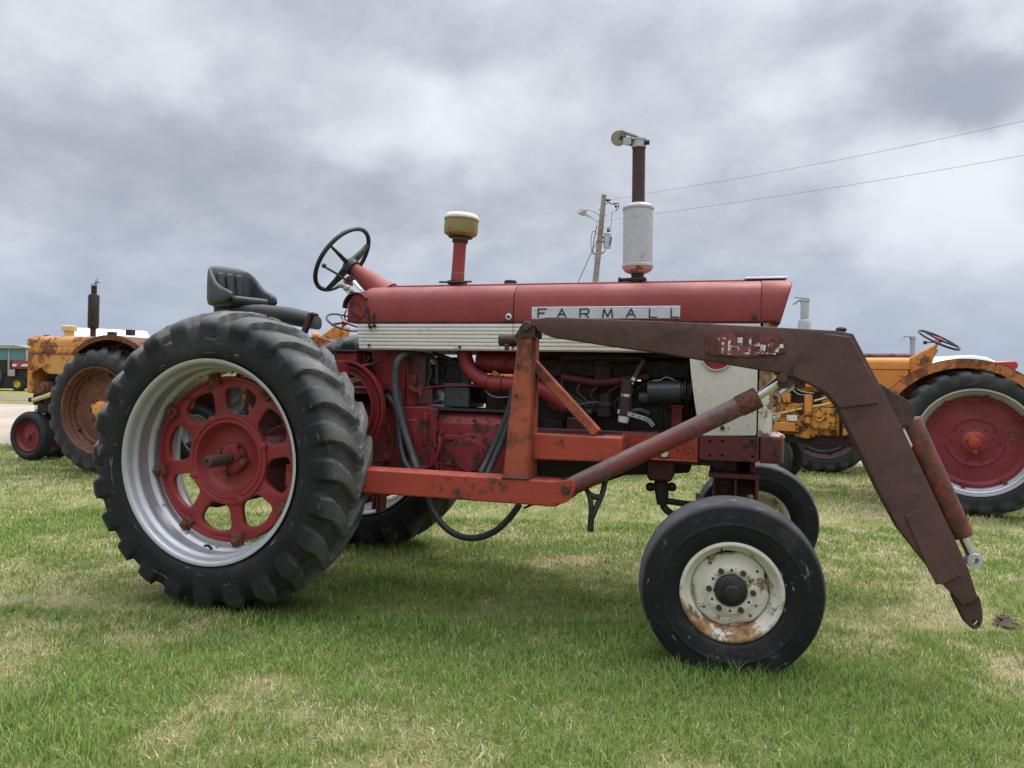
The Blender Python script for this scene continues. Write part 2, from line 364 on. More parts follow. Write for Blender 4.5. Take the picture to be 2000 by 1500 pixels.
        bpy.data.objects.remove(ob); bpy.data.curves.remove(cu); bpy.data.meshes.remove(me)
        return s
    def mesh(s, name, mat, smooth=40, fix=True):
        me = bpy.data.meshes.new(name); me.from_pydata(s.v, [], s.f)
        if fix:
            bm = bmesh.new(); bm.from_mesh(me); bmesh.ops.remove_doubles(bm, verts=bm.verts, dist=1e-5)
            bmesh.ops.recalc_face_normals(bm, faces=bm.faces); bm.to_mesh(me); bm.free()
        me.materials.append(MT[mat] if isinstance(mat, str) else mat)
        if smooth is not None:
            me.shade_smooth(); me.set_sharp_from_angle(angle=R(smooth))
        return me
    def build(s, name, mat, parent=None, bevel=0.0, smooth=40, loc=None, seg=2, **kw):
        me = s.mesh(name, mat, smooth)
        o = bpy.data.objects.new(name, me); COL.objects.link(o)
        if parent is not None: o.parent = parent
        if loc is not None: o.location = loc
        if bevel:
            m = o.modifiers.new('edge', 'BEVEL'); m.width = bevel; m.segments = seg; m.limit_method = 'ANGLE'; m.angle_limit = R(35); m.harden_normals = False
        for k, v in kw.items(): o[k] = v
        return o
def split(b, name, mat, parent=None, **kw):
    """every shape added to the builder becomes an object of its own"""
    ends = b.m[1:] + [(len(b.v), len(b.f))]; out = []
    for (v0, f0), (v1, f1) in zip(b.m, ends):
        c = MB(); c.v = b.v[v0:v1]; c.f = [tuple(i - v0 for i in f) for f in b.f[f0:f1]]; out.append(c.build(name, mat, parent, **kw))
    return out
def empty(name, loc=(0, 0, 0), rot=(0, 0, 0), parent=None, **kw):
    o = bpy.data.objects.new(name, None); COL.objects.link(o); o.location = loc; o.rotation_euler = rot; o.empty_display_size = .1
    if parent is not None: o.parent = parent
    for k, v in kw.items(): o[k] = v
    return o
def children(o): return [c for c in bpy.data.objects if c.parent == o]
def copy_tree(o, parent=None):
    kids = children(o); c = o.copy(); COL.objects.link(c); c.parent = parent
    for ch in kids: copy_tree(ch, c)
    return c
def circle(x, z, r, n=20): return [(x + r * math.cos(2 * math.pi * i / n), z + r * math.sin(2 * math.pi * i / n)) for i in range(n)]
def rounded(pts, r, n=4):
    """round the corners of a 2-D outline"""
    out = []; N = len(pts)
    for i in range(N):
        a, b, c = Vector(pts[i - 1]), Vector(pts[i]), Vector(pts[(i + 1) % N])
        d1 = (a - b); d2 = (c - b); k = min(r, d1.length * .45, d2.length * .45)
        p, q = b + d1.normalized() * k, b + d2.normalized() * k
        for j in range(n + 1):
            t = j / n; v = p * (1 - t) ** 2 + b * 2 * t * (1 - t) + q * t * t; out.append((v.x, v.y))
    return out
STROKES = {'F': [[(0, 0), (0, 1)], [(0, 1), (1, 1)], [(0, .5), (.75, .5)]], 'A': [[(0, 0), (.5, 1)], [(.5, 1), (1, 0)], [(.2, .35), (.8, .35)]],
           'R': [[(0, 0), (0, 1)], [(0, 1), (.9, 1)], [(.9, 1), (1, .85)], [(1, .85), (1, .62)], [(1, .62), (.9, .45)], [(.9, .45), (0, .45)], [(.5, .45), (1, 0)]],
           'M': [[(0, 0), (.12, 1)], [(.12, 1), (.5, .1)], [(.5, .1), (.88, 1)], [(.88, 1), (1, 0)]], 'L': [[(0, 1), (0, 0)], [(0, 0), (1, 0)]],
           'T': [[(0, 1), (1, 1)], [(.5, 1), (.5, 0)]], 'H': [[(0, 0), (0, 1)], [(1, 0), (1, 1)], [(0, .5), (1, .5)]], 'U': [[(0, 1), (0, .05)], [(0, .05), (1, .05)], [(1, .05), (1, 1)]]}
def letter(mb, ch, o, ux, uz, w, h, st, dep):
    """flat letter of strokes; o = lower left corner, ux / uz its directions"""
    ux = Vector(ux).normalized(); uz = Vector(uz).normalized(); ny = ux.cross(uz)
    for k, (a, b) in enumerate(STROKES[ch]):
        p = o + ux * a[0] * w + uz * a[1] * h; q = o + ux * b[0] * w + uz * b[1] * h
        d = (q - p).normalized(); mb.bar(p - d * st * .45, q + d * st * .45, dep * (1 + .04 * k), st, ny)
# ------------------------------------------------------------------ ground
def vnoise(x, y, seed):
    xi = np.floor(x).astype(np.int64); yi = np.floor(y).astype(np.int64); fx = x - xi; fy = y - yi
    fx = fx * fx * (3 - 2 * fx); fy = fy * fy * (3 - 2 * fy)
    def h(a, b):
        n = (a * 374761393 + b * 668265263 + seed * 982451653) & 0x7fffffff
        n = ((n ^ (n >> 13)) * 1274126177) & 0x7fffffff
        return ((n ^ (n >> 16)) & 0xffff) / 65535.0
    return (h(xi, yi) * (1 - fx) + h(xi + 1, yi) * fx) * (1 - fy) + (h(xi, yi + 1) * (1 - fx) + h(xi + 1, yi + 1) * fx) * fy
def fbm(x, y, seed, o=4, g=.5):
    a, t, s_ = 1.0, 0, 0
    for i in range(o):
        t = t + a * vnoise(x * 2 ** i + 17.3 * i, y * 2 ** i + 5.1 * i, seed + i); s_ += a; a *= g
    return t / s_
def sstep(a, b, x): t = np.clip((x - a) / (b - a), 0, 1); return t * t * (3 - 2 * t)
BARE = [(1130, 1110, .42, .18, .9), (560, 1345, .30, .16, .8), (330, 1230, .22, .12, .6), (500, 1260, .3, .13, .55), (40, 1130, .3, .2, .6), (60, 1295, .2, .1, .6), (1830, 1215, .30, .13, .8),
        (1690, 1000, .35, .35, .5), (1930, 1290, .2, .15, .5), (1150, 960, .5, .5, .4), (830, 1480, .18, .08, .5), (1630, 1315, .15, .07, .5), (1750, 1270, .25, .1, .4), (640, 1260, .2, .1, .5), (690, 1325, .2, .1, .6)]
LUSH_AND_SHADE = [(1320, 1310, .55, .28, .9), (1700, 1420, .5, .3, .8), (60, 1400, .45, .3, .7), (1000, 1150, .9, .5, .40), (1080, 1230, .8, .4, .3), (800, 1110, .6, .4, .3), (700, 1215, .5, .3, .4), (250, 1330, .3, .2, .35), (120, 1010, .6, .5, .25), (1480, 1320, .4, .2, .5)]  # lush spots; those under the tractor paint its shadow a deeper green
def straw(x, y):
    """share of dry grass (0 green .. 1 bare thatch)"""
    v = fbm(x * 3.0, y * 3.0, 3, 6, .74)
    s_ = sstep(.38, .64, v) * .44 + .10 + .30 * sstep(.42, .68, fbm(x * 9, y * 9, 53, 3, .6)) + .16 * (fbm(x * .5, y * .5, 23, 2) - .5)
    for (px, py, rx, ry, w) in BARE:
        g = G(px, py); u = ((x - g.x) * RGT.x + (y - g.y) * RGT.y) / rx; w_ = ((x - g.x) * FWD.x + (y - g.y) * FWD.y) / (ry * 2)
        s_ = s_ + w * np.exp(-(u * u + w_ * w_) * 1.3) * (.1 + 1.3 * sstep(.35, .65, fbm(x * 6, y * 6, 41, 4, .65))) * .34
    for (px, py, rx, ry, w) in LUSH_AND_SHADE:
        g = G(px, py); u = ((x - g.x) * RGT.x + (y - g.y) * RGT.y) / rx; w_ = ((x - g.x) * FWD.x + (y - g.y) * FWD.y) / (ry * 2)
        s_ = s_ - w * np.exp(-(u * u + w_ * w_)) * (.4 + .8 * fbm(x * 4, y * 4, 43, 3))
    return np.clip(s_, 0, 1)
def hump(x, y): return (fbm(x * .9, y * .9, 61, 3) - .5) * .03 + .036 * np.exp(-((x - 2.55) ** 2 + (y + .8) ** 2) / .5)

def ground():
    a = np.concatenate([[-1500, -600, -250, -120, -60, -35, -22, -15], np.arange(-11, 11.01, .085), [15, 22, 35, 60, 120, 250, 600, 1500]])
    b = np.concatenate([[-60, -20, -8, -3, 0], np.arange(1.2, 13, .085), [14, 16, 18, 21, 25, 30, 38, 50, 70, 100, 160, 260, 450, 800, 1600]])
    A, B = np.meshgrid(a, b); x = CAM_X + RGT.x * A + FWD.x * B; y = CAM_Y + RGT.y * A + FWD.y * B
    z = np.where((np.abs(A) < 13) & (B < 14), hump(x, y) - .012, -.012)
    s_ = straw(x, y)
    n = len(a); m = len(b)
    idx = np.arange(n * m).reshape(m, n)
    f = np.stack([idx[:-1, :-1], idx[:-1, 1:], idx[1:, 1:], idx[1:, :-1]], -1).reshape(-1, 4)
    me = bpy.data.meshes.new('ground'); me.from_pydata(np.stack([x, y, z], -1).reshape(-1, 3).tolist(), [], f.tolist())
    at = me.attributes.new('straw', 'FLOAT', 'POINT'); at.data.foreach_set('value', s_.reshape(-1).astype(np.float32))
    me.shade_smooth()
    mt, t, bs = new_mat('thatch_and_soil')
    co = t.new('ShaderNodeTexCoord').outputs['Object']
    st = t.new('ShaderNodeAttribute', attribute_name='straw').outputs['Fac']
    n1 = t.noise(co, 28, 6, .7); n2 = t.noise(co, 2.2, 5, .6); n3 = t.noise(co, 90, 3, .7)
    far = t.ramp(t.vmath('LENGTH', t.vmath('SUBTRACT', co, tuple(CAM_O))), 9, 16)
    st2 = t.mix(far, st, t.ramp(n2, .38, .66, .15, .75))
    green = t.mix(n1, (.06, .085, .018), (.185, .235, .055)); dry = t.mix(n1, (.20, .15, .08), (.52, .43, .25))
    c = t.mix(t.math('ADD', t.math('MULTIPLY', st2, .75), t.math('MULTIPLY', n3, .25)), green, dry)
    t.put(bs.inputs['Base Color'], c); bs.inputs['Roughness'].default_value = .95; bs.inputs['Specular IOR Level'].default_value = .1
    t.put(bs.inputs['Normal'], t.bump(t.math('ADD', n1, n3), .8, .02))
    me.materials.append(mt); o = bpy.data.objects.new('ground', me); COL.objects.link(o); o['kind'] = 'structure'
ground()

def strip(name, d0, d1, jit, z, mat, seed):
    xs = np.arange(-70, 70, .35); vs = []; fs = []; n = len(xs)
    for k, d in enumerate((d0, d1)):
        for xx in xs:
            j = (fbm(np.array([xx * .35]), np.array([k * 3.0]), seed, 4)[0] - .5) * jit * (1 if k == 0 else 2.5)
            p = CAM_O + RGT * float(xx) + FWD * (d + j); vs.append((p.x, p.y, z))
    fs = [(i, i + 1, n + i + 1, n + i) for i in range(n - 1)]
    me = bpy.data.meshes.new(name); me.from_pydata(vs, [], fs); me.materials.append(mat)
    o = bpy.data.objects.new(name, me); COL.objects.link(o); o['kind'] = 'structure'
def gravel_mat(name, c1, c2, c3):
    m, t, b = new_mat(name); co = t.new('ShaderNodeTexCoord').outputs['Object']
    a = t.noise(t.vmath('MULTIPLY', co, (.6, .6, 1)), .9, 5, .6); g = t.noise(co, 45, 5, .75)
    c = t.mix(t.ramp(a, .35, .65), c1, c2); c = t.mix(t.ramp(g, .45, .75, 0, .6), c, c3)
    t.put(b.inputs['Base Color'], c); b.inputs['Roughness'].default_value = .95; t.put(b.inputs['Normal'], t.bump(g, .6, .02)); return m
strip('gravel_road', 11.3, 26.5, .8, -.004, gravel_mat('pale_gravel', (.44, .37, .29), (.36, .29, .22), (.24, .19, .15)), 5)
strip('dirt_verge', 29.5, 33.5, 1.0, -.004, gravel_mat('brown_dirt', (.16, .12, .09), (.22, .17, .12), (.10, .08, .05)), 9)

def grass():
    def zone(n, d0, d1, p):
        u = rng.random(n); d = d0 + (d1 - d0) * u ** p
        lim = d * .78 + .9
        a = (rng.random(n) * 2 - 1) * lim
        return a, d
    Z = [zone(150000, 1.75, 3.6, .8), zone(170000, 3.6, 6.2, .75), zone(140000, 6.2, 11.6, .7)]
    A = np.concatenate([z[0] for z in Z]); D = np.concatenate([z[1] for z in Z])
    x = CAM_X + RGT.x * A + FWD.x * D; y = CAM_Y + RGT.y * A + FWD.y * D
    s_ = straw(x, y); n = len(x)
    dry = rng.random(n) < (s_ ** 1.4 * .95 + .09)
    clump = fbm(x * 7, y * 7, 77, 3)
    keep = rng.random(n) < np.where(dry, .9, 1.05 - .5 * s_)
    # none inside the tyres' contact patches
    x, y, s_, dry, D, clump = (q[keep] for q in (x, y, s_, dry, D, clump)); n = len(x)
    tall = sstep(.45, .75, clump)
    lush = 1 - s_
    h = np.where(dry, .020 + .03 * rng.random(n), .022 + .030 * rng.random(n) + .030 * tall * lush * rng.random(n))
    h = h * np.where(D > 6, 1.15, 1.0)
    for (wx_, wy_, lx, ly) in ((2.5, -.82, .22, .16), (0, -.75, .34, .28), (2.64, .8, .22, .16), (0, .78, .34, .28), (-4.55, 2.9, .3, .25), (4.7, 4.1, .3, .3)):
        ex_ = np.maximum(np.abs(x - wx_) - lx, 0); ey_ = np.maximum(np.abs(y - wy_) - ly, 0)
        near = np.exp(-(ex_ ** 2 + ey_ ** 2) / .012); h = h * (1 + .75 * near * rng.random(n))
    tuft = sstep(.68, .78, fbm(x * 3.3, y * 3.3, 91, 3)); h = h * (1 + .5 * tuft * rng.random(n))
    w = np.maximum(.0030, .00100 * D) * (.7 + .6 * rng.random(n))
    az = rng.random(n) * 2 * np.pi
    lean = np.where(dry, .5 + .9 * rng.random(n), .10 + .75 * rng.random(n))
    bend = .25 + .5 * rng.random(n)
    z0 = hump(x, y) - .018
    ca, sa = np.cos(az), np.sin(az)
    fa = az + np.pi / 2 + (rng.random(n) - .5) * 1.2
    wx, wy = np.cos(fa) * w / 2, np.sin(fa) * w / 2
    l1 = lean; l2 = lean + bend
    x1 = x + ca * np.sin(l1) * h * .55; y1 = y + sa * np.sin(l1) * h * .55; z1 = z0 + np.cos(l1) * h * .55
    x2 = x1 + ca * np.sin(l2) * h * .5; y2 = y1 + sa * np.sin(l2) * h * .5; z2 = z1 + np.cos(np.minimum(l2, 1.6)) * h * .5
    V = np.empty((n, 5, 3), np.float32)
    V[:, 0] = np.stack([x - wx, y - wy, z0], -1); V[:, 1] = np.stack([x + wx, y + wy, z0], -1)
    V[:, 2] = np.stack([x1 + wx * .8, y1 + wy * .8, z1], -1); V[:, 3] = np.stack([x1 - wx * .8, y1 - wy * .8, z1], -1)
    V[:, 4] = np.stack([x2, y2, z2], -1)
    base = np.arange(n, dtype=np.int32)[:, None] * 5
    loops = (base + np.array([[0, 1, 2, 3, 3, 2, 4]], np.int32)).reshape(-1)
    starts = (np.arange(n, dtype=np.int32)[:, None] * 7 + np.array([[0, 4]], np.int32)).reshape(-1)
    me = bpy.data.meshes.new('grass')
    me.vertices.add(n * 5); me.vertices.foreach_set('co', V.reshape(-1))
    me.loops.add(n * 7); me.loops.foreach_set('vertex_index', loops)
    me.polygons.add(n * 2); me.polygons.foreach_set('loop_start', starts)
    me.update(calc_edges=True); me.validate()
    r1, r2 = rng.random(n)[:, None], rng.random(n)[:, None]
    g = (1 - r1) * np.array([.080, .160, .022]) + r1 * np.array([.240, .355, .070])
    yel = np.array([.46, .45, .13]); k = (rng.random(n) < .22)[:, None] * r2 * .8 + (s_[:, None] * .22)
    g = g * (1 - k) + yel * k
    d = (1 - r1) * np.array([.30, .235, .115]) + r1 * np.array([.76, .67, .43])
    c = np.where(dry[:, None], d, g)
    col = np.ones((n, 5, 4), np.float32); col[:, :, :3] = c[:, None, :]
    at = me.attributes.new('tint', 'FLOAT_COLOR', 'POINT'); at.data.foreach_set('color', col.reshape(-1))
    m = bpy.data.materials.new('grass_blade'); m.use_nodes = True; t = NT(m.node_tree); t.n.clear()
    tint = t.new('ShaderNodeAttribute', attribute_name='tint').outputs['Color']
    df = t.new('ShaderNodeBsdfDiffuse', ins={'Color': tint}); tr = t.new('ShaderNodeBsdfTranslucent', ins={'Color': tint})
    gl = t.new('ShaderNodeBsdfGlossy', ins={'Roughness': .45, 'Color': (1, 1, 1)})
    mx1 = t.new('ShaderNodeMixShader', ins={0: .35, 1: df.outputs[0], 2: tr.outputs[0]})
    mx2 = t.new('ShaderNodeMixShader', ins={0: .025, 1: mx1.outputs[0], 2: gl.outputs[0]})
    out = t.new('ShaderNodeOutputMaterial'); t.l.new(mx2.outputs[0], out.inputs[0])
    me.materials.append(m)
    o = bpy.data.objects.new('grass', me); COL.objects.link(o); o['kind'] = 'stuff'
    o['label'] = 'patchy mown grass with dry straw coloured spots under the tractors'; o['category'] = 'grass'
grass()

# ------------------------------------------------------------------ wheels
def sst(a, b, x):
    t = min(1, max(0, (x - a) / (b - a))); return t * t * (3 - 2 * t)
def ag_tyre(R0, hw, rim, N=24, lug=.040, nseg=14, fine=2, seed=0, flat=None):
    k = (R0 - rim) / .26
    half = [(0, .88, 1.9), (.022, .97, 1.8), (.062, 1.02, 1.7), (.102, 1.02, 1.55), (.137, .985, 1.35), (.162, .94, 1.15), (.180, .87, 1.0), (.192, .74, .86), (.201, .60, .70), (.209, .45, .52), (.214, .30, .35), (.218, .15, .18)]
    half = [(rim + a * k, b * hw, v) for a, b, v in half]
    full = [(r, -y, -v) for r, y, v in half] + [(R0 - lug, 0, 0)] + half[::-1]
    pts = catmull([Vector(p) for p in full], fine)
    m = len(pts); T = N * nseg; vs = []; rr = random.Random(seed)
    wear = [(.86 + .22 * rr.random()) for _ in range(2 * N)]; wob = [(rr.random() - .5) * .05 for _ in range(2 * N)]
    shift = lambda av: .80 * max(0.0, 1 - av) ** 1.25
    for i in range(T):
        for j, p in enumerate(pts):
            v = p.z; av = abs(v)
            off = .5 * sst(-.16, .16, v)
            ph = i / nseg - shift(av) + off                      # the mesh runs along the lugs
            th = 2 * math.pi * ph / N; ct, st_ = math.cos(th), math.sin(th)
            a, b = pts[max(j - 1, 0)], pts[min(j + 1, m - 1)]
            tr_, ty = b.x - a.x, b.y - a.y; L = math.hypot(tr_, ty); nr, ny = ty / L, -tr_ / L
            h = 0.0
            for side in (-1, 1):
                vv = v * side
                if vv < -.10: continue
                x = ph + shift(max(vv, 0)) - (.5 if side > 0 else 0)
                kx = round(x); wi = (kx % N) * 2 + (side > 0); d = abs(x - kx + wob[wi] * .6)
                wt_ = .165 + .075 * sst(.35, 1.1, vv); wb_ = wt_ + .062 + .05 * sst(.9, 1.3, vv)
                hh = (1 - sst(wt_, wb_, d)) * (1 - sst(1.02, 1.62, vv)) * sst(-.10, .02, vv) * (1 - .22 * sst(.6, 1.05, vv))
                h = max(h, hh * wear[wi])
            h *= lug
            if av < 1.6: h += .0045 * (mnoise.noise(Vector((ct * p.x * 9, p.y * 9, st_ * p.x * 9 + seed)))) + .002 * mnoise.noise(Vector((ct * p.x * 40, p.y * 40, st_ * p.x * 40 + seed)))
            for r0_ in (.30, .44, .90):
                if av > 1.5: h += .0025 * math.exp(-((p.x - rim) / (R0 - rim) - r0_ * .5) ** 2 / .0004)
            r = p.x + nr * h; y = p.y + ny * h
            z = r * st_
            if flat is not None and z < -flat: z = -flat + (z + flat) * .15
            vs.append((r * ct, y, z))
    b = MB(); b.v = vs
    b.f = [(i * m + j, i * m + j + 1, ((i + 1) % T) * m + j + 1, ((i + 1) % T) * m + j) for i in range(T) for j in range(m - 1)]
    return b
def round_tyre(prof, n=72, flat=None, bulge=.12):
    full = [(r, -y) for r, y in prof] + [(r, y) for r, y in prof[::-1]]
    b = MB().lathe([(r, y) for r, y in full], axis=(0, 1, 0), n=n, cap=False)
    if flat is not None:
        out = []
        for x, y, z in b.v:
            w = max(0.0, (-z - flat * .62) / (flat * .38)); w = min(w, 1.2)
            y *= 1 + bulge * w * w * (1 if abs(y) > .05 else .3)
            if z < -flat: z = -flat + (z + flat) * .2
            out.append((x, y, z))
        b.v = out
    return b
def shell_profile(p, th):
    return p + [(r + th, y) for r, y in p[::-1]]

def farmall_rear_wheel():
    w = empty('rear_wheel', (0, -.75, .736))
    ag_tyre(.768, .202, .505, 24, .037, 26, 2, 3, .736).build('tyre', 'tyre', w, smooth=50)
    prof = [(.505, -.200), (.494, -.197), (.487, -.186), (.483, -.165), (.478, -.152), (.468, -.146), (.464, -.132), (.468, -.120), (.470, -.100), (.466, -.070), (.452, -.060), (.446, -.050), (.447, -.036), (.456, -.028), (.458, .03), (.466, .08), (.470, .12), (.466, .135), (.478, .152), (.487, .186), (.505, .2)]
    b = MB().lathe(shell_profile(prof, .007), axis=(0, 1, 0), n=96, closed=True)
    for k in range(14):
        a = 2 * math.pi * (k + .35) / 14; b.cyl((.4455 * math.cos(a), -.052, .4455 * math.sin(a)), (.4455 * math.cos(a), -.066, .4455 * math.sin(a)), .008, n=8)
    b.build('rim', 'silver', w, smooth=45)
    holes = []
    for k in range(8):
        c = R(33.5 + 45 * k); pts = []
        for a, r in ((-13.4, .240), (13.4, .240), (16.8, .360), (5, .380), (-5, .380), (-16.8, .360)): pts.append((r * math.cos(c + R(a)), r * math.sin(c + R(a))))
        holes.append(rounded(pts, .035, 4))
    b = MB().plate(circle(0, 0, .428, 80), holes + [circle(0, 0, .186, 48)], -.054, -.022, .006, 1)
    b.lathe([(.428, -.05), (.424, -.064), (.410, -.066), (.404, -.055), (.404, -.045), (.428, -.02)], axis=(0, 1, 0), n=80, closed=True)
    b.lathe([(.236, -.05), (.232, -.062), (.214, -.064), (.208, -.057), (.203, -.062), (.190, -.062), (.184, -.052), (.172, -.020), (.150, -.004), (.11, .002), (.085, -.004), (.085, .03), (.2, .03)], axis=(0, 1, 0), n=64, closed=True)
    for a, r in ((20, .222), (118, .222), (205, .222), (292, .222)):
        b.ball((r * math.cos(R(a)), -.060, r * math.sin(R(a))), (.024, .01, .024), 10, 6)
    b.build('wheel_center', 'disc', w, smooth=35, loc=(0, .025, 0))
    b = MB().lathe([(.085, .03), (.085, -.018), (.078, -.034), (.060, -.044), (.036, -.046)], axis=(0, 1, 0), n=32)
    for sx in (40, 220):
        b.box((.052 * math.cos(R(sx)), -.042, .052 * math.sin(R(sx))), (.075, .03, .04), Matrix.Rotation(-R(sx + 90), 3, 'Y'))
    b.build('hub', 'red', w, bevel=.004, loc=(0, .025, 0))
    b = MB()
    for a, r in ((62, .078), (-8, .085), (150, .075), (250, .078)):
        p = Vector((r * math.cos(R(a)), -.02, r * math.sin(R(a)))); b.bolt(p, (0, -1, 0), .019, .034)
    split(b, 'hub_bolt', 'rustred', w, loc=(0, .025, 0))
    MB().lathe([(.031, .05), (.031, -.205), (.027, -.212), (.012, -.213), (.010, -.206), (.004, -.206)], axis=(0, 1, 0), n=24).build('axle_shaft', 'pipe', w, smooth=30, label='brown rusted bare axle end', loc=(0, .025, 0))
    first = None
    for k in range(8):
        if first is None:
            b = MB().box((0, -.060, 0), (.070, .028, .056)).box((.036, -.052, 0), (.034, .026, .042)).bolt((.0, -.072, 0), (0, -1, 0), .021, .022).cyl((0, -.092, 0), (0, -.106, 0), .011, n=8)
            first = o = b.build('rim_clamp', 'rustred', w, bevel=.003)
        else:
            o = first.copy(); COL.objects.link(o)
        a = R(11 + 45 * k); o.location = (.420 * math.cos(a), .018, .420 * math.sin(a)); o.rotation_euler = (0, -a, 0)
    b = MB().tube([(-.03, -.10, -.452), (-.03, -.125, -.430), (-.032, -.15, -.425)], .007, 8); b.build('valve_stem', 'hose', w)
    return w
def farmall_front_wheel():
    w = empty('front_wheel', (2.483, -.809, .346))
    prof = [(.196, .085), (.199, .094), (.206, .100), (.211, .099), (.216, .104), (.225, .109), (.26, .115), (.272, .1155), (.275, .1175), (.279, .1155), (.30, .1145), (.330, .110), (.343, .107), (.348, .107), (.351, .104), (.3515, .103), (.3575, .096), (.3585, .094), (.3665, .070), (.3675, .0665), (.3635, .063), (.3635, .058), (.369, .054), (.3715, .03), (.3675, .026), (.3675, .022), (.3725, .018), (.373, .0)]
    b = round_tyre([(r if r < .3 else r - .005, y) for r, y in prof], 110, .305, .10)
    b.build('tyre', 'ftyre', w, smooth=50)
    pr_ = [(.199, -.098), (.192, -.103), (.185, -.098), (.180, -.085), (.175, -.074), (.163, -.066), (.158, -.05), (.156, .0), (.16, .06), (.18, .08), (.199, .09)]
    MB().lathe(shell_profile(pr_, .005), axis=(0, 1, 0), n=72, closed=True).build('rim', 'creamrim', w, smooth=50)
    n = 120; rings = []
    def ro(a):
        r = .1565
        for c in (98, 12, -78, -168):
            d = abs((math.degrees(a) - c + 180) % 360 - 180); r -= .012 * (1 - sst(9, 21, d))
        return r
    prof = [(1.0, -.028, 1), (.985, -.040, 1), (.94, -.047, 1), (.128, -.050, 0), (.106, -.056, 0), (.100, -.0635, 0), (.092, -.067, 0), (.074, -.067, 0), (.068, -.062, 0), (.06, -.06, 0), (.06, -.03, 0), (.98, -.02, 1)]
    for r, y, k in prof:
        rings.append([((r * ro(2 * math.pi * j / n) if k else r) * math.cos(2 * math.pi * j / n), y, (r * ro(2 * math.pi * j / n) if k else r) * math.sin(2 * math.pi * j / n)) for j in range(n)])
    rings.append(rings[0]); MB().loft(rings, False).build('wheel_disc', 'creamwheel', w, smooth=40)
    b = MB()
    for k in range(6):
        a = R(60 * k - 2); b.bolt((.086 * math.cos(a), -.064, .086 * math.sin(a)), (0, -1, 0), .0125, .017)
    split(b, 'wheel_nut', 'pipe', w); b = MB()
    for k in range(4):
        a = R(90 * k + 38); b.box((.130 * math.cos(a), -.0500, .130 * math.sin(a)), (.009, .006, .009), Matrix.Rotation(.4 + k, 3, 'Y'))
    split(b, 'square_hole', 'pipe', w)
    b = MB()
    for k in range(6):
        a = R(60 * k + 29); b.cyl((.083 * math.cos(a), -.060, .083 * math.sin(a)), (.083 * math.cos(a), -.0685, .083 * math.sin(a)), .0055, n=8)
    split(b, 'stud_hole', 'dark', w)
    MB().lathe([(.066, -.03), (.064, -.074), (.056, -.082), (.040, -.086), (.036, -.092), (.034, -.116), (.028, -.121), (.004, -.122)], axis=(0, 1, 0), n=32).build('hub_cap', 'dark', w, smooth=35)
    MB().tube([(-.045, -.078, .150), (-.043, -.088, .160), (-.042, -.094, .172)], .005, 8).build('valve_stem', 'hose', w)
    return w
# ------------------------------------------------------------------ the red tractor
T = empty('red_tractor', (0, 0, 0), label='big red and white row-crop tractor with a front loader frame, largest in the middle', category='tractor')
wr = farmall_rear_wheel(); wr.parent = T
wl = copy_tree(wr, T); wl.location = (0, .78, .736); wl.scale = (1, -1, 1)
wf = farmall_front_wheel(); wf.parent = T; wf.rotation_euler = (R(1.5), 0, .105)
wg = copy_tree(wf, T); wg.location = (2.635, .80, .346); wg.scale = (1, -1, 1); wg.rotation_euler = (0, 0, .10)

# hood ------------------------------------------------------------
def hood_ring(x, s=1.0, dz=0.0, dx=lambda z: 0):
    half = [(.300, 1.484), (.303, 1.50), (.303, 1.56), (.299, 1.605), (.288, 1.640), (.268, 1.664), (.238, 1.680), (.19, 1.690), (.12, 1.697), (.045, 1.701)]
    pts = [(-a * s, z + dz) for a, z in half] + [(a * s, z + dz) for a, z in half[::-1]]
    return [(x + dx(z), a, z) for a, z in pts]
xs = P(1003, 600, -.3).x
xr = P(706, 600, -.3).x
dent = lambda x: 0
rings = [hood_ring(xr - .004, .93, -.012), hood_ring(xr + .004, .97, -.004), hood_ring(xr + .02, .99), hood_ring(xr + .05), hood_ring(xs - .008), hood_ring(xs - .002, .988, -.003)]
MB().loft(rings).build('rear_hood', 'hood', T, smooth=45)
xn = P(1486, 600, -.3).x
rings = [hood_ring(xs + .002, .988, -.003), hood_ring(xs + .008), hood_ring(xn - .006), hood_ring(xn, .992, -.002)]
MB().loft(rings).build('front_hood', 'hood', T, smooth=45)
ov = lambda z: .055 * (z - 1.484) / .2
nose = MB().loft([hood_ring(xn + .002, .99, -.002), hood_ring(xn + .008, 1.004, .002), hood_ring(xn + .075, 1.0, .001, ov), hood_ring(xn + .088, .985, -.004, ov), hood_ring(xn + .092, .96, -.010, ov), hood_ring(xn + .070, .90, -.02, ov)])
nose.build('hood_nose', 'hood', T, smooth=45)
MB().b2((xn + .06, -.25, 1.50), (xn + .095, .25, 1.62)).build('nose_grille', 'dark', T)
MB().b2((xr + .03, -.040, 1.698), (xn + .05, .040, 1.722)).build('hood_spine', 'hood', T, bevel=.006)
MB().b2((xr - .004, -.298, 1.474), (xs - .002, -.27, 1.488)).b2((xs + .002, -.298, 1.474), (xn + .09, -.27, 1.488)).build('hood_lip', 'reddark', T, bevel=.003)
b = MB(); p = P(1495, 544, -.12); b.b2((p.x - .10, -.16, p.z - .008), (p.x + .10, -.06, p.z + .003)); b.build('hood_ornament', 'chrome', T, bevel=.003)
# latches
b = MB(); p = P(994, 619, -.304); b.cyl(p, p + Vector((0, -.010, 0)), .017, n=20); b.build('hood_latch', 'badge', T, bevel=.003)
MB().cyl(p + Vector((0, -.009, 0)), p + Vector((0, -.014, 0)), .008, n=12).build('latch_button', 'dark', T)
p = P(1474, 618, -.304); MB().cyl(p, p + Vector((0, -.008, 0)), .012, n=16).build('hood_latch', 'pipe', T, bevel=.002)
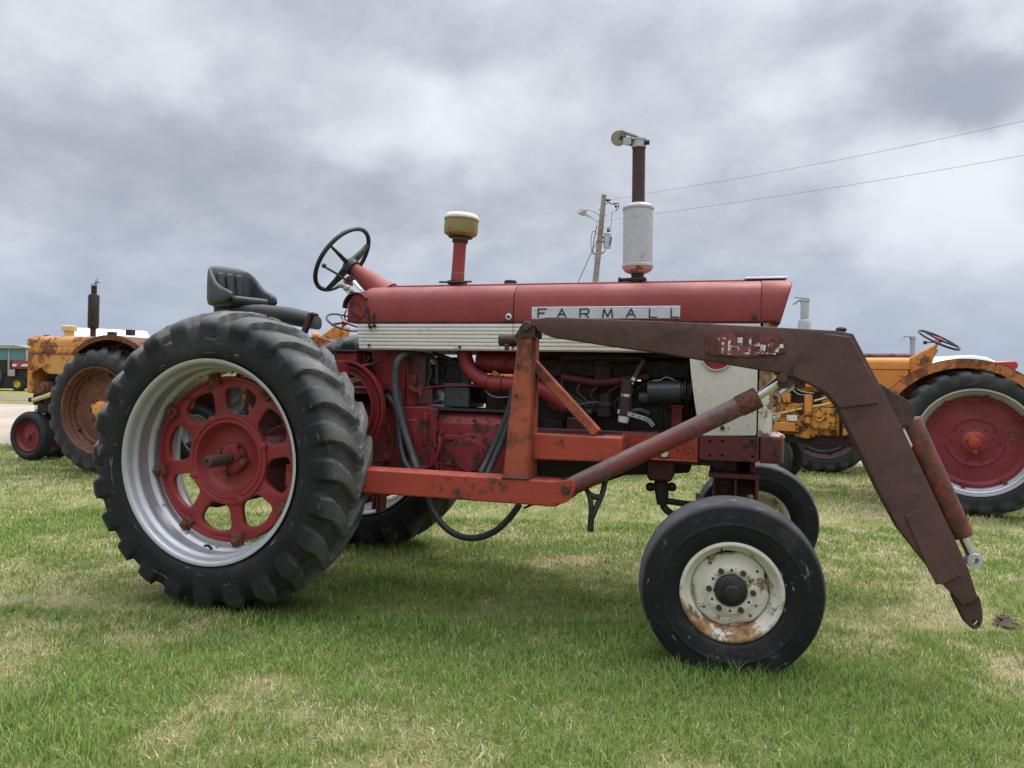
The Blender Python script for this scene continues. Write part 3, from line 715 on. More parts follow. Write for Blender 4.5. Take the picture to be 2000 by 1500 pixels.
# badge -----------------------------------------------------------
pa, pb = P(1039, 598, -.308), P(1328, 626, -.308)
zb, zt = P(1180, 622.5, -.308).z, P(1180, 598.5, -.308).z
b = MB(); nrib = 9
b.b2((pa.x, -.309, zb), (pb.x, -.3015, zt))
plate = b.build('name_badge', 'badge', T, bevel=.0015)
b = MB()
for k in range(nrib):
    z = zb + (zt - zb) * (k + .5) / nrib; b.b2((pa.x + .004, -.3108, z - .0011), (pb.x - .004, -.3085, z + .0011))
split(b, 'badge_rib', 'badge', plate)
for ch, cx_ in zip('FARMALL', (1058.5, 1097, 1141, 1186.5, 1232, 1275.5, 1318)):
    o = P(cx_, 619.5, -.312); hgt = P(cx_, 603.5, -.312).z - o.z; wd = .044 if ch != 'L' else .036
    if ch == 'M': wd = .050
    if ch == 'F': wd = .042
    b = MB(); letter(b, ch, Vector((o.x - wd / 2, -.3125, o.z)), (1, 0, 0), (0, 0, 1), wd, hgt, .0062, .004); b.build('letter', 'letters', plate)

# white ribbed side panels ------------------------------------------
def side_panel(sy, x_split):
    ztop, zbot = 1.474, 1.334; nr = 7
    prof = []
    for k in range(nr):
        a = ztop - (ztop - zbot) * k / nr; c = ztop - (ztop - zbot) * (k + 1) / nr
        prof += [(.2935, a - .0006), (.3015, a - .0030), (.3025, (a + c) / 2), (.3015, c + .0030), (.2935, c + .0006)]
    prof += [(.290, zbot - .004), (.275, zbot - .004), (.275, ztop)]
    def ring(f): return [(f(z), sy * y, z) for y, z in prof]
    xl = lambda z: P(697 + 6 * (ztop - z) / .14, 640, -.3).x
    for f0, f1 in ((xl, lambda z: x_split - .002), (lambda z: x_split + .002, lambda z: 2.60)):
        MB().loft([ring(f0), ring(f1)]).build('side_panel', 'cream', T, smooth=25)
side_panel(-1, xs); side_panel(1, xs)
b = MB()
for px_, py_ in ((721, 674), (898, 678), (1046, 664), (1002, 677)):
    p = P(px_, py_, -.303); b.cyl(p + Vector((0, .004, 0)), p + Vector((0, -.006, 0)), .0085, n=10)
split(b, 'panel_bolt', 'pipe', T)
# front grille side panel + shell -----------------------------------
for sy in (-1, 1):
    pts = [P(1346, 696, -.3), P(1350, 735, -.3), P(1357, 790, -.3), P(1368, 851, -.3), P(1477, 851, -.3), P(1481, 714, -.3)]
    out = [(p.x, p.z) for p in pts]; out[0] = (out[0][0], 1.332); out[-1] = (2.592, 1.332)
    MB().plate(rounded(out, .012, 3), [], -.302 * 1 if sy < 0 else .290, -.290 if sy < 0 else .302, .002).build('grille_side_panel', 'cream', T, smooth=30)
pc = P(1400, 694, -.303)
em = MB().lathe([(.001, 0), (.066, 0), (.070, .003), (.070, .006), (.001, .006)], (pc.x, -.3025, pc.z), (0, -1, 0), 40).build('round_emblem', 'ored', T, smooth=30)
MB().lathe([(.068, .004), (.068, .009), (.074, .009), (.074, .004)], (pc.x, -.3025, pc.z), (0, -1, 0), 40, closed=True).build('emblem_ring', 'badge', em)
b = MB(); p = P(1411, 836, -.303)
for dx_, r in ((0, .011), (.028, .003)): b.cyl((p.x + dx_, -.300, p.z), (p.x + dx_, -.308, p.z), r, n=12)
split(b, 'panel_bolt', 'pipe', T)
outl = [(2.600, -.300), (2.625, -.296), (2.650, -.280), (2.664, -.252), (2.669, -.20), (2.669, .20), (2.664, .252), (2.650, .280), (2.625, .296), (2.600, .300)]
inn = [(x - .018 if x > 2.61 else x, y * .955) for x, y in outl]
rg = [[(x + (.012 if z > 1.4 else 0), y, z) for x, y in outl + inn[::-1]] for z in (.934, .96, 1.2, 1.44, 1.474)]
MB().loft(rg).build('grille_shell', 'creamrust', T, smooth=45)
b = MB()
for k in range(5):
    z = .99 + .09 * k; b.b2((2.668, -.19, z), (2.681, .19, z + .03))
b.tube([(2.672, -.235, 1.02), (2.690, -.245, 1.03), (2.690, -.245, 1.12), (2.672, -.235, 1.13)], .012, 8)
split(b, 'grille_bar', 'creamrust', T, bevel=.004)
# front bolster -----------------------------------------------------
b = MB(); f0 = P(1366, 855, -.3); f1 = P(1480, 900, -.3); zt, zb = .931, .812
hol = []
for px_, py_ in ((1386, 862), (1411, 862), (1386, 890), (1411, 890), (1469, 863), (1470, 892)):
    p = P(px_, py_, -.3); hol.append(circle(p.x, p.z, .0072, 10))
b.plate([(f0.x, zb), (f1.x + .004, zb), (f1.x + .004, zt), (f0.x, zt)], hol, -.302, -.286, .001)
b.build('bolster_plate', 'rail', T)
b = MB().b2((f0.x - .01, -.284, zb + .003), (f1.x, -.10, zt - .003)).b2((f0.x - .01, .10, zb + .003), (f1.x, .284, zt - .003)).b2((f0.x - .01, -.10, zb + .01), (f1.x, .10, zb + .05)); b.build('bolster_core', 'reddark', T)
b = MB()
for px_, py_ in ((1454, 866), (1454, 894)):
    p = P(px_, py_, -.302); b.cyl(p, p + Vector((0, -.007, 0)), .0145, .013, 14)
split(b, 'bolster_rivet', 'rail', T, bevel=.002)
ring = lambda z, s=1: [(f1.x + .008, -.299 * s, z), (2.694, -.299 * s, z), (2.712, -.285 * s, z), (2.724, -.22 * s, z), (2.726, .22 * s, z), (2.712, .285 * s, z), (2.694, .299 * s, z), (f1.x + .008, .299 * s, z)]
MB().loft([ring(zb - .004), ring(zt - .01), ring(zt + .006, .985)]).build('front_casting', 'rail', T, bevel=.006)
MB().ball((2.682, -.240, .934), (.044, .055, .022), 14, 9).build('paint_bulge', 'pinkfade', T, label='blob of pale pink faded paint on the bolster corner')
# side rails --------------------------------------------------------
r0, r1 = 1.33, f0.x - .003
for sy in (-1, 1):
    b = MB().b2((r0, sy * .298, .815), (r1, sy * .286, .930) ) if sy > 0 else MB().b2((r0, -.298, .815), (r1, -.286, .930))
    b.b2((r0, min(sy * .284, sy * .23), .918), (r1, max(sy * .284, sy * .23), .930)); b.b2((r0, min(sy * .284, sy * .23), .815), (r1, max(sy * .284, sy * .23), .827))
    b.build('frame_rail', 'rail', T, bevel=.002)
# loader mounting plate over the rail
a0, a1 = P(1215, 850, -.315), P(1362, 900, -.315)
MB().b2((a0.x, -.316, a1.z + .004), (a1.x, -.302, a1.z + .118)).b2((a0.x, -.345, a1.z - .006), (a1.x, -.302, a1.z + .003)).build('mounting_plate', 'beam', T, bevel=.002)
b = MB(); p = P(1298, 885, -.316); b.cyl(p + Vector((0, 0, 0)), p + Vector((.004, -.030, 0)), .013, n=10).bolt(p, (0, -1, 0), .021, .016)
p = P(1337, 860, -.316); b.bolt(p, (0, -1, 0), .014, .014).cyl(p, p + Vector((0, -.022, 0)), .008, n=8); split(b, 'plate_bolt', 'chrome', T)
b = MB()
for px_, py_ in ((1324, 880), (1312, 868), (1345, 885)):
    p = P(px_, py_, -.316); b.cyl(p, p + Vector((0, -.0015, 0)), .006, n=8)
split(b, 'plate_hole', 'dark', T)

# driveline castings --------------------------------------------------
def bx(x0, x1, y, z0, z1): return MB().b2((x0, -y, z0), (x1, y, z1))
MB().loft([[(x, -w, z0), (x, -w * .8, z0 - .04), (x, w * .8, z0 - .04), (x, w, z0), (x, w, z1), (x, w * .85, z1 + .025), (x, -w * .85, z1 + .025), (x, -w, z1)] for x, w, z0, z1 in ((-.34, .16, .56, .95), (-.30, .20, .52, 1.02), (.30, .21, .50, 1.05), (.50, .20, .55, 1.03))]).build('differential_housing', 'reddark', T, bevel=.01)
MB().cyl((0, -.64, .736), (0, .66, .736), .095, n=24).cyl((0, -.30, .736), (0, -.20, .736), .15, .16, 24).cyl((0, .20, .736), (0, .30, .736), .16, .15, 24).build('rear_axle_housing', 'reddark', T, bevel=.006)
xa, xm, xb = P(731, 800, -.22).x, P(848, 800, -.22).x, P(992, 800, -.22).x
zt2 = P(790, 793, -.22).z
b = MB().b2((.45, -.205, .60), (xm - .02, .205, zt2)).b2((xm - .022, -.232, .58), (xm + .022, .232, zt2 - .006))
b.b2((.70, -.212, .74), (.80, -.19, .95)).b2((.83, -.214, .80), (.86, -.19, .99)).bolt((.62, -.205, .72), (0, -1, 0), .03, .02, 16)
b.build('gearbox_housing', 'red', T, bevel=.012)
zt3 = P(900, 806, -.22).z
b = MB().loft([[(x, -w, .60), (x, w, .60), (x, w, z1 - .06), (x, w * .8, z1), (x, -w * .8, z1), (x, -w, z1 - .06)] for x, w, z1 in ((xm + .02, .215, zt3), (xb - .10, .22, zt3), (xb + .14, .18, zt3 - .02))])
b.b2((xm + .04, -.228, .63), (xm + .065, -.20, .90)).b2((xm + .04, -.226, .84), (xm + .16, -.20, .87)).b2((xm + .065, -.226, .70), (xm + .15, -.205, .715))
b.tube([(xm + .045, -.235, .86), (xm + .05, -.25, .80), (xm + .03, -.25, .73), (xm + .035, -.24, .68)], .014, 8)
b.build('clutch_housing', 'red', T, bevel=.012)
pc = P(917, 889, -.235)
cov = MB().lathe([(.001, .030), (.085, .030), (.090, .027), (.094, .012), (.118, .010), (.122, .004), (.122, -.02), (.001, -.02)], (pc.x, -.225, pc.z), (0, -1, 0), 12).build('inspection_cover', 'red', T, bevel=.003, smooth=25)
b = MB()
for k in range(6):
    a = R(20 + 60 * k); b.bolt((pc.x + .105 * math.cos(a), -.234, pc.z + .105 * math.sin(a)), (0, -1, 0), .009, .012)
split(b, 'cover_bolt', 'pipe', cov)
b = MB()
for px_, py_ in ((853, 812), (854, 838), (852, 870), (856, 905), (927, 822), (972, 832), (862, 846)):
    p = P(px_, py_, -.232); b.bolt(p, (0, -1, 0), .012, .014)
split(b, 'casting_bolt', 'pipe', T)
# pedestal under the dash
x0, x1 = P(727, 700, -.2).x, P(792, 700, -.2).x
b = MB().b2((x0, -.205, zt2 + .001), (x1, .205, 1.335)).b2((x1, -.19, zt2 + .001), (x1 + .06, -.17, 1.20)); b.build('dash_pedestal', 'red', T, bevel=.006)
b = MB(); p0, p1 = P(790, 745, -.215), P(802, 765, -.215)
b.bar(P(798, 755, -.21), P(815, 765, -.21), .02, .018).bar(P(815, 765, -.21), P(822, 755, -.21), .02, .016).bar(P(795, 700, -.21), P(795, 760, -.21), .006, .006).bar(P(820, 757, -.21), P(822, 772, -.21), .02, .02)
b.tube([P(818, 758, -.21), P(870, 754, -.215), P(945, 753, -.22)], .0045, 6); b.build('throttle_linkage', 'red', T, bevel=.002)
# dark hydraulic valve and engine accessories behind the pedestal
b = MB().b2((.80, -.12, 1.12), (1.02, .06, 1.30)).cyl((.86, -.12, 1.27), (.86, -.15, 1.27), .020, n=14).cyl((.855, -.12, 1.17), (.855, -.155, 1.17), .026, n=12).cyl((.91, -.13, 1.15), (.91, -.15, 1.15), .03, n=10).b2((.84, -.145, 1.20), (.93, -.12, 1.25))
b.build('hydraulic_valve', 'engine', T, bevel=.005)
MB().lathe([(.006, 0), (.017, 0), (.017, .008), (.006, .008)], (.862, -.15, 1.272), (0, -1, 0), 16, closed=True).build('valve_port', 'greymetal', T)
# battery
q0, q1 = P(866, 798, -.20), P(916, 756, -.20)
bat = MB().b2((q0.x, -.20, q0.z + .008), (q0.x + .15, .06, q1.z)).build('battery', 'battery', T, bevel=.008)
MB().b2((q0.x - .006, -.206, q1.z + .001), (q0.x + .156, .066, q1.z + .02)).build('battery_lid', 'battery', bat, bevel=.006)
b = MB()
for a_, c_ in (((885, 768), (905, 778)), ((892, 765), (893, 772)), ((896, 773), (903, 770))): b.bar(P(*a_, -.2005), P(*c_, -.2005), .003, .004)
split(b, 'battery_mark', 'dark', bat)
split(MB().cyl(P(884, 753, -.12), P(884, 748, -.12) , .014, n=10).cyl(P(905, 753, -.12), P(905, 748, -.12), .014, n=10), 'battery_post', 'greymetal', bat)
MB().b2((q0.x - .03, -.21, q0.z - .012), (q0.x + .36, .08, q0.z + .004)).build('battery_tray', 'dark', T, bevel=.003)
# engine ----------------------------------------------------------------
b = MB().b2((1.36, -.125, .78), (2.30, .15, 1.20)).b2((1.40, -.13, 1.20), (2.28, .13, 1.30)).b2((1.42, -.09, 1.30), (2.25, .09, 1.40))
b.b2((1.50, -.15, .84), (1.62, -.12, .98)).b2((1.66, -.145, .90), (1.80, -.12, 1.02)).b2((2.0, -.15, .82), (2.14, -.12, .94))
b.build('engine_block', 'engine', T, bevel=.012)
MB().b2((1.16, -.10, .985), (1.355, .14, 1.19)).cyl((1.10, 0, 1.1), (1.158, 0, 1.1), .06, n=16).build('dark_gap_filler', 'engine', T, bevel=.01)  # dark box added so the gap beside the battery reads dark
MB().loft([[(x, -w, z0), (x, w, z0), (x, w * 1.2, .80), (x, -w * 1.2, .80)] for x, w, z0 in ((1.24, .11, .70), (1.34, .13, .64), (1.80, .13, .63), (1.95, .12, .69), (2.28, .11, .72))]).build('oil_pan', 'engine', T, bevel=.015)
b = MB()
for k in range(6): b.tube([(1.50 + .12 * k, -.12, 1.205), (1.50 + .12 * k, -.165, 1.20), (1.56 + .07 * k, -.18, 1.14 - .01 * k), (1.80 + .02 * k, -.17, 1.02)], .006, 6)
split(b, 'spark_wire', 'hose', T)
b = MB()
for k in range(8): b.bolt((1.45 + .115 * k, -.132, 1.285), (0, -1, 0), .010, .012)
for k in range(9): b.bolt((1.40 + .10 * k, -.127, .795), (0, -1, 0), .010, .012)
split(b, 'engine_bolt', 'pipe', T)
b = MB()
for k in range(5): b.b2((1.44 + .17 * k, -.137, .84), (1.46 + .17 * k, -.127, 1.16))
split(b, 'block_rib', 'engine', T, bevel=.004)
MB().cyl((2.02, -.17, 1.10), (2.16, -.17, 1.10), .035, n=18).cyl((2.16, -.17, 1.10), (2.18, -.17, 1.10), .018, n=10).build('ignition_coil', 'battery', T, bevel=.004)
MB().cyl((1.70, -.18, .86), (1.70, -.18, .99), .055, n=20).cyl((1.70, -.18, .99), (1.70, -.18, 1.01), .03, n=12).build('oil_filter', 'reddark', T, bevel=.008)
MB().b2((2.36, -.275, .932), (2.575, .275, 1.46)).build('radiator_core', 'dark', T, bevel=.004)
b = MB().tube([P(1098, 736, -.16), P(1130, 742, -.165), P(1170, 748, -.17), P(1215, 743, -.165), P(1268, 735, -.16)], .024, 12); b.build('manifold_pipe', 'reddark', T)
b = MB().b2((P(1160, 700, -.19).x, -.185, P(1175, 750, -.19).z), (P(1192, 700, -.19).x, -.14, P(1175, 703, -.19).z)); b.b2((P(1155, 715, -.2).x, -.19, P(1175, 716, -.19).z), (P(1198, 715, -.2).x, -.18, P(1175, 711, -.19).z))
b.build('carburetor_body', 'engine', T, bevel=.006)
b = MB().tube([P(1095, 700, -.15), P(1110, 697, -.15), P(1210, 699, -.15), P(1255, 700, -.15)], .03, 10); b.build('exhaust_manifold', 'engine', T)
b = MB().lathe([(.03, 0), (.042, .01), (.042, .06), (.046, .062), (.046, .07), (.034, .09), (.034, .12), (.02, .13)], P(1181, 817, -.18), (0, 0, 1), 20).cyl(P(1150, 800, -.17), P(1135, 803, -.17), .02, n=12).cyl(P(1158, 806, -.17), P(1148, 806, -.17), .028, n=12); b.build('distributor', 'engine', T, smooth=30)
b = MB().tube([P(1127, 795, -.2), P(1142, 788, -.2), P(1165, 786, -.2), P(1182, 788, -.19)], .006, 8); b.tube([P(1092, 802, -.2), P(1105, 803, -.2), P(1125, 797, -.2), P(1131, 785, -.2)], .0055, 8); b.build('fuel_line', 'greyhose', T)
# filler hose with clamps
h0, h1 = P(1226, 741, -.21), P(1219, 812, -.21)
MB().cyl(h0, h1, .0325, .033, 20).build('filler_hose', 'pipe', T, bevel=.004)
MB().cyl(P(1219, 812, -.21), P(1217, 826, -.21), .030, .027, 18).build('hose_end', 'white', T, bevel=.006)
m0 = h0.lerp(h1, .40); m1 = h0.lerp(h1, .475)
MB().cyl(m0, m1, .0345, n=20).build('hose_clamp', 'chrome', T)
MB().tube([P(1239, 738, -.21), P(1247, 722, -.205), P(1257, 702, -.20)], .013, 10).build('breather_hose', 'greyhose', T)
d_ = (P(1247, 722, -.21) - P(1239, 738, -.21)).normalized(); c_ = P(1238, 740, -.21)
MB().cyl(c_ - d_ * .010, c_ + d_ * .008, .018, n=16).cyl(c_ - d_ * .026, c_ - d_ * .018, .020, n=16).bolt(c_ + Vector((.02, -.01, -.01)), (1, 0, 0), .006, .018).build('hose_clamp', 'chrome', T)
b = MB(); sp_ = catmull([P(1206, 803, -.235), P(1230, 809, -.235), P(1255, 816, -.235), P(1268, 822, -.235), P(1276, 832, -.235)], 4)
for i in range(len(sp_) - 1): b.bar(sp_[i], sp_[i + 1], .003, .021)
st_o = b.build('perforated_strap', 'greymetal', T)
b = MB()
for i in range(1, len(sp_) - 1, 2): b.cyl(sp_[i] + Vector((0, -.0012, 0)), sp_[i] + Vector((0, -.0035, 0)), .0045, n=8)
split(b, 'strap_hole', 'dark', st_o)
b = MB().tube([P(1232, 803, -.2), P(1250, 801, -.2), P(1268, 808, -.19)], .012, 10); b.build('heater_hose', 'greyhose', T)
# generator
g0, g1 = P(1266, 766, -.2), P(1331, 765, -.2)
gen = MB().cyl(g0, g1, .058, n=28).cyl(g0 + Vector((.05, 0, 0)), g0 + Vector((.055, 0, 0)), .0595, n=28).cyl(g1, g1 + Vector((.012, 0, 0)), .05, n=24).build('generator', 'battery', T, bevel=.004, smooth=30)
MB().lathe([(.03, 0), (.066, 0), (.066, .008), (.048, .015), (.048, .022), (.066, .028), (.066, .036), (.03, .036)], g1 + Vector((.016, 0, 0)), (1, 0, 0), 28).build('pulley', 'dark', gen)
MB().tube([P(1274, 744, -.21), P(1290, 742, -.215), P(1300, 737, -.215), P(1315, 741, -.21), P(1321, 745, -.2)], .003, 6).build('wire', 'olive', gen)
b = MB().b2((P(1312, 800, -.17).x, -.19, P(1320, 842, -.17).z), (P(1333, 800, -.17).x, -.13, P(1320, 792, -.17).z)).b2((P(1307, 800, -.17).x, -.195, P(1320, 796, -.17).z), (P(1338, 800, -.17).x, -.13, P(1320, 790, -.17).z)); b.build('generator_bracket', 'red', T, bevel=.004)
b = MB()
for k in range(4):
    m = Matrix.Rotation(k * math.pi / 2 + .4, 3, 'X') @ Matrix.Rotation(.5, 3, 'Z'); c = Vector((2.27, 0, 1.17)) + Matrix.Rotation(k * math.pi / 2 + .4, 3, 'X') @ Vector((0, 0, .13)); b.box(c, (.008, .09, .2), m)
b.cyl((2.24, 0, 1.17), (2.30, 0, 1.17), .05); b.build('cooling_fan', 'dark', T)
MB().tube([g1 + Vector((.034, 0, .06)), (g1.x + .034, -.1, 1.26), (g1.x + .034, .0, 1.24)], .008, 6).tube([g1 + Vector((.034, -.05, -.03)), (g1.x + .034, -.15, 1.0), (g1.x + .034, -.05, .95)], .008, 6).build('fan_belt', 'dark', T)
# air intake pipe (red)
b = MB().tube([P(906, 682, -.20), P(910, 705, -.20), P(925, 730, -.205), P(955, 747, -.21), P(1000, 751, -.21), P(1045, 757, -.21), P(1075, 772, -.20), P(1105, 797, -.18)], .042, 16)
ip = b.build('intake_pipe', 'red', T)
b = MB()
for a_, c_ in (((952, 746), (955, 747.3)), ((981, 750), (984, 750.2))):
    p, q = P(*a_, -.208), P(*c_, -.208); b.cyl(p, q, .0455, n=20)
split(b, 'pipe_joint', 'reddark', ip)
MB().cyl(P(935, 707, -.12), P(1010, 709, -.12), .062, n=24).cyl(P(965, 707, -.12), P(967, 707, -.12), .065, n=24).build('air_cleaner', 'red', T, bevel=.008)
b = MB().tube([P(846, 690, -.16), P(880, 702, -.16), P(905, 720, -.16), P(935, 745, -.15)], .012, 8).tube([P(868, 712, -.14), P(885, 710, -.14), P(905, 728, -.14), P(925, 746, -.14)], .009, 8).tube([P(820, 690, -.18), P(836, 696, -.18), P(852, 705, -.18), P(853, 750, -.18)], .011, 8).tube([P(838, 708, -.17), P(842, 730, -.17), P(836, 748, -.17), P(840, 760, -.17)], .010, 8)
split(b, 'battery_cable', 'hose', T)
b = MB().tube([P(945, 762, -.2), P(975, 763, -.2), P(1010, 763, -.2), P(1050, 770, -.2), P(1072, 788, -.2), P(1085, 800, -.2)], .008, 8).cyl(P(1072, 785, -.2), P(1086, 797, -.2), .014, n=10); b.build('fuel_pipe', 'greyhose', T)
MB().tube([P(948, 762, -.205), P(958, 772, -.205), P(975, 776, -.205), P(1000, 774, -.205)], .0035, 6).build('wire', 'olive', T)
MB().box(P(968, 733, -.16), (.045, .02, .04), Matrix.Rotation(.5, 3, 'Y')).build('bracket_clip', 'orange', T, bevel=.003)
# hydraulic hoses down to the loader
def hose(pts, r, mat='hose', name='hydraulic_hose'):
    return MB().tube([P(*p) for p in pts], r, 10, 8).build(name, mat, T)
hose([(806, 691, -.20), (792, 692, -.25), (778, 705, -.27), (772, 735, -.27), (775, 780, -.27), (790, 840, -.27), (806, 890, -.30), (815, 918, -.34)], .020, 'greyhose')
hose([(748, 771, -.22), (762, 779, -.25), (775, 800, -.27), (780, 850, -.27), (788, 895, -.30), (802, 920, -.34)], .0185)
hose([(772, 770, -.255), (782, 820, -.255), (800, 870, -.26), (822, 920, -.32)], .018, 'hose')
hose([(778, 760, -.24), (784, 800, -.245), (797, 860, -.25), (812, 905, -.27)], .015, 'greyhose')
hose([(1003, 760, -.34), (995, 800, -.34), (975, 850, -.36), (952, 900, -.40), (938, 925, -.46)], .020)
hose([(1006, 770, -.37), (998, 815, -.37), (980, 862, -.39), (962, 905, -.43), (950, 930, -.47)], .017, 'hose')
hose([(835, 962, -.40), (842, 990, -.40), (862, 1022, -.42), (890, 1044, -.45), (925, 1051, -.48), (962, 1040, -.50), (992, 1015, -.50), (1015, 985, -.50)], .0165)
hose([(1140, 948, -.62), (1150, 965, -.64), (1154, 985, -.65), (1155, 1010, -.65)], .012)
hose([(1183, 935, -.60), (1176, 965, -.62), (1163, 995, -.64), (1156, 1012, -.65)], .013)
hose([(1150, 965, -.64), (1160, 970, -.64), (1170, 972, -.63)], .014)
hose([(1155, 1005, -.65), (1154, 1020, -.65), (1153, 1038, -.65)], .0145, 'dark', 'hose_coupler')
b = MB().tube([P(722, 808, -.24), P(752, 822, -.24), P(764, 850, -.24), P(766, 868, -.24), P(760, 890, -.24), P(742, 899, -.24), P(728, 899, -.24)], .003, 6); b.build('copper_wire', 'rustred', T)
MB().tube([P(767, 686, -.2), P(780, 690, -.2), P(800, 687, -.2)], .003, 6).build('wire', 'olive', T)

# operator station --------------------------------------------------------
MB().b2((-.30, -.33, 1.10), (.62, .33, 1.115)).b2((-.30, -.25, 1.0), (.1, .25, 1.10)).build('platform', 'reddark', T, bevel=.004)
q0, q1 = P(655, 728, -.30), P(695, 688, -.30)
MB().b2((q0.x, -.30, q0.z), (q1.x, -.05, q1.z)).build('tool_box', 'red', T, bevel=.006)
MB().b2((q0.x - .05, -.315, q1.z + .001), (q1.x + .012, -.04, q1.z + .012)).build('tool_box_lid', 'dark', T, bevel=.003)
# curved channel guard beside the clutch pedal
path = catmull([P(676, 716, -.33), P(700, 723, -.33), P(722, 742, -.33), P(736, 768, -.33), P(741, 795, -.33), P(738, 822, -.33), P(728, 852, -.33)], 6)
def channel(path, w, t, lip, y):
    b = MB(); N = len(path); cr = []
    for i, p in enumerate(path):
        d = (path[min(i + 1, N - 1)] - path[max(i - 1, 0)]).normalized(); n = Vector((-d.z, 0, d.x))
        prof = [(-w / 2, -lip), (-w / 2 + t, -lip), (-w / 2 + t, -.004), (-w * .12, -.004), (-w * .10, -.014), (w * .10, -.014), (w * .12, -.004), (w / 2 - t, -.004), (w / 2 - t, -lip), (w / 2, -lip), (w / 2, .008), (-w / 2, .008)]
        cr.append([p + n * a + Vector((0, c, 0)) for a, c in prof])
    return b.loft(cr)
channel(path, .070, .009, .030, -.33).build('curved_channel_guard', 'red', T, smooth=50)
b = MB().bar(P(672, 705, -.3), P(672, 738, -.3), .08, .10).bar(P(690, 717, -.3), P(722, 713, -.3), .05, .012).bar(P(712, 690, -.22), P(712, 740, -.22), .012, .012); b.build('guard_bracket', 'red', T, bevel=.004)
b = MB().tube([P(695, 724, -.25), P(715, 708, -.24), P(722, 695, -.23)], .007, 8).ball(P(729, 712, -.25), .014).tube([P(716, 712, -.25), P(735, 708, -.25), P(745, 705, -.25)], .006, 6).b2(P(720, 735, -.22) - Vector((.02, 0, .05)), P(720, 735, -.22) + Vector((.03, .05, .04))); b.build('pedal_linkage', 'dark', T)
# seat ---------------------------------------------------------------------
st0 = P(464, 597, 0)
SR = Matrix.Rotation(R(-24), 3, 'Z')
def seat_xf(b):
    b.v = [tuple(SR @ Vector((v[0] * .82, v[1] * .76, v[2])) + st0) for v in b.v]; return b
def seat_shell():
    b = MB(); rings = []
    st = [(.235, -.185, .030, .034), (.225, -.190, .010, .062), (.17, -.200, .0, .082), (.10, -.206, -.004, .100), (.02, -.206, -.008, .135), (-.05, -.200, -.008, .190), (-.10, -.180, -.008, .232), (-.13, -.13, -.008, .252), (-.142, -.06, -.008, .258), (-.145, 0, -.008, .258)]
    st = st + [(x, -y, a, c) for x, y, a, c in st[-2::-1]]
    pts = catmull([Vector((x, y, 0)) for x, y, a, c in st], 4); zz = catmull([Vector((a, c, 0)) for x, y, a, c in st], 4)
    N = len(pts)
    for i, p in enumerate(pts):
        d = (pts[min(i + 1, N - 1)] - pts[max(i - 1, 0)]).normalized(); n = Vector((-d.y, d.x, 0))
        if n.dot(Vector((.1, 0, 0)) - p) < 0: n = -n
        z0, z1 = zz[i].x, zz[i].y; ht = max(z1 - z0, .004); t = .030 if 3 < i < N - 4 else .026
        if ht < .03: t = .012
        r_ = []
        m = 14
        for j in range(m):
            a = 2 * math.pi * j / m; cx, cz = math.cos(a), math.sin(a)
            ex = math.copysign(abs(cx) ** .6, cx); ez = math.copysign(abs(cz) ** .55, cz)
            f = (ez + 1) / 2
            back = max(0.0, n.x) * .05 * (f - .3)
            r_.append(p + n * (ex * t * (1.15 - .4 * f)) + Vector((-back, 0, z0 + ht * f)))
        rings.append(r_)
    return b.loft(rings)
seat = seat_xf(seat_shell()).build('seat', 'seat', T, smooth=60)
b = MB()
for y in (-.085, 0, .085):
    b.loft([[(x, y + w * k, z) for (x, w) in ((-.118 - o, .037), (-.098 - o, .030), (-.098 - o, -.030), (-.118 - o, -.037))] for k, o, z in ((.85, -.002, .065), (1, .0, .085), (1, .018, .19), (.85, .024, .212))])
seat_xf(b); split(b, 'backrest_pad', 'seat', seat, bevel=.009, seg=3)
seat_xf(MB().loft([[(x, -y, z), (x, y, z), (x, y, z + .06), (x, -y, z + .06)] for x, y, z in ((-.10, .17, -.012), (-.07, .19, -.022), (.17, .19, -.02), (.22, .16, -.012))])).build('seat_cushion', 'seat', seat, bevel=.028, seg=4)
a0 = P(424, 612, -.02); a1 = P(466, 590, -.02)
MB().b2((a0.x, -.06, a0.z - .30), (a1.x, .08, a1.z)).build('seat_pedestal', 'black', T, bevel=.012)
b = MB(); rings = []
for px_, py_, rz, ry in ((455, 612, .020, .06), (475, 611, .045, .09), (520, 612, .052, .10), (570, 618, .055, .10), (606, 626, .050, .09), (615, 630, .042, .08)):
    p = P(px_, py_, -.05); rings.append([(p.x, p.y + ry * math.copysign(abs(math.cos(2 * math.pi * j / 14)) ** .6, math.cos(2 * math.pi * j / 14)), p.z + rz * math.copysign(abs(math.sin(2 * math.pi * j / 14)) ** .7, math.sin(2 * math.pi * j / 14))) for j in range(14)])
b.loft(rings).build('padded_arm_cover', 'seat', T, smooth=60)
b = MB().bar(P(592, 655, -.16), P(609, 612, -.16), .04, .026).bar(P(612, 612, -.16), P(618, 616, -.16), .05, .014); b.build('seat_bracket', 'pipe', T, bevel=.003)
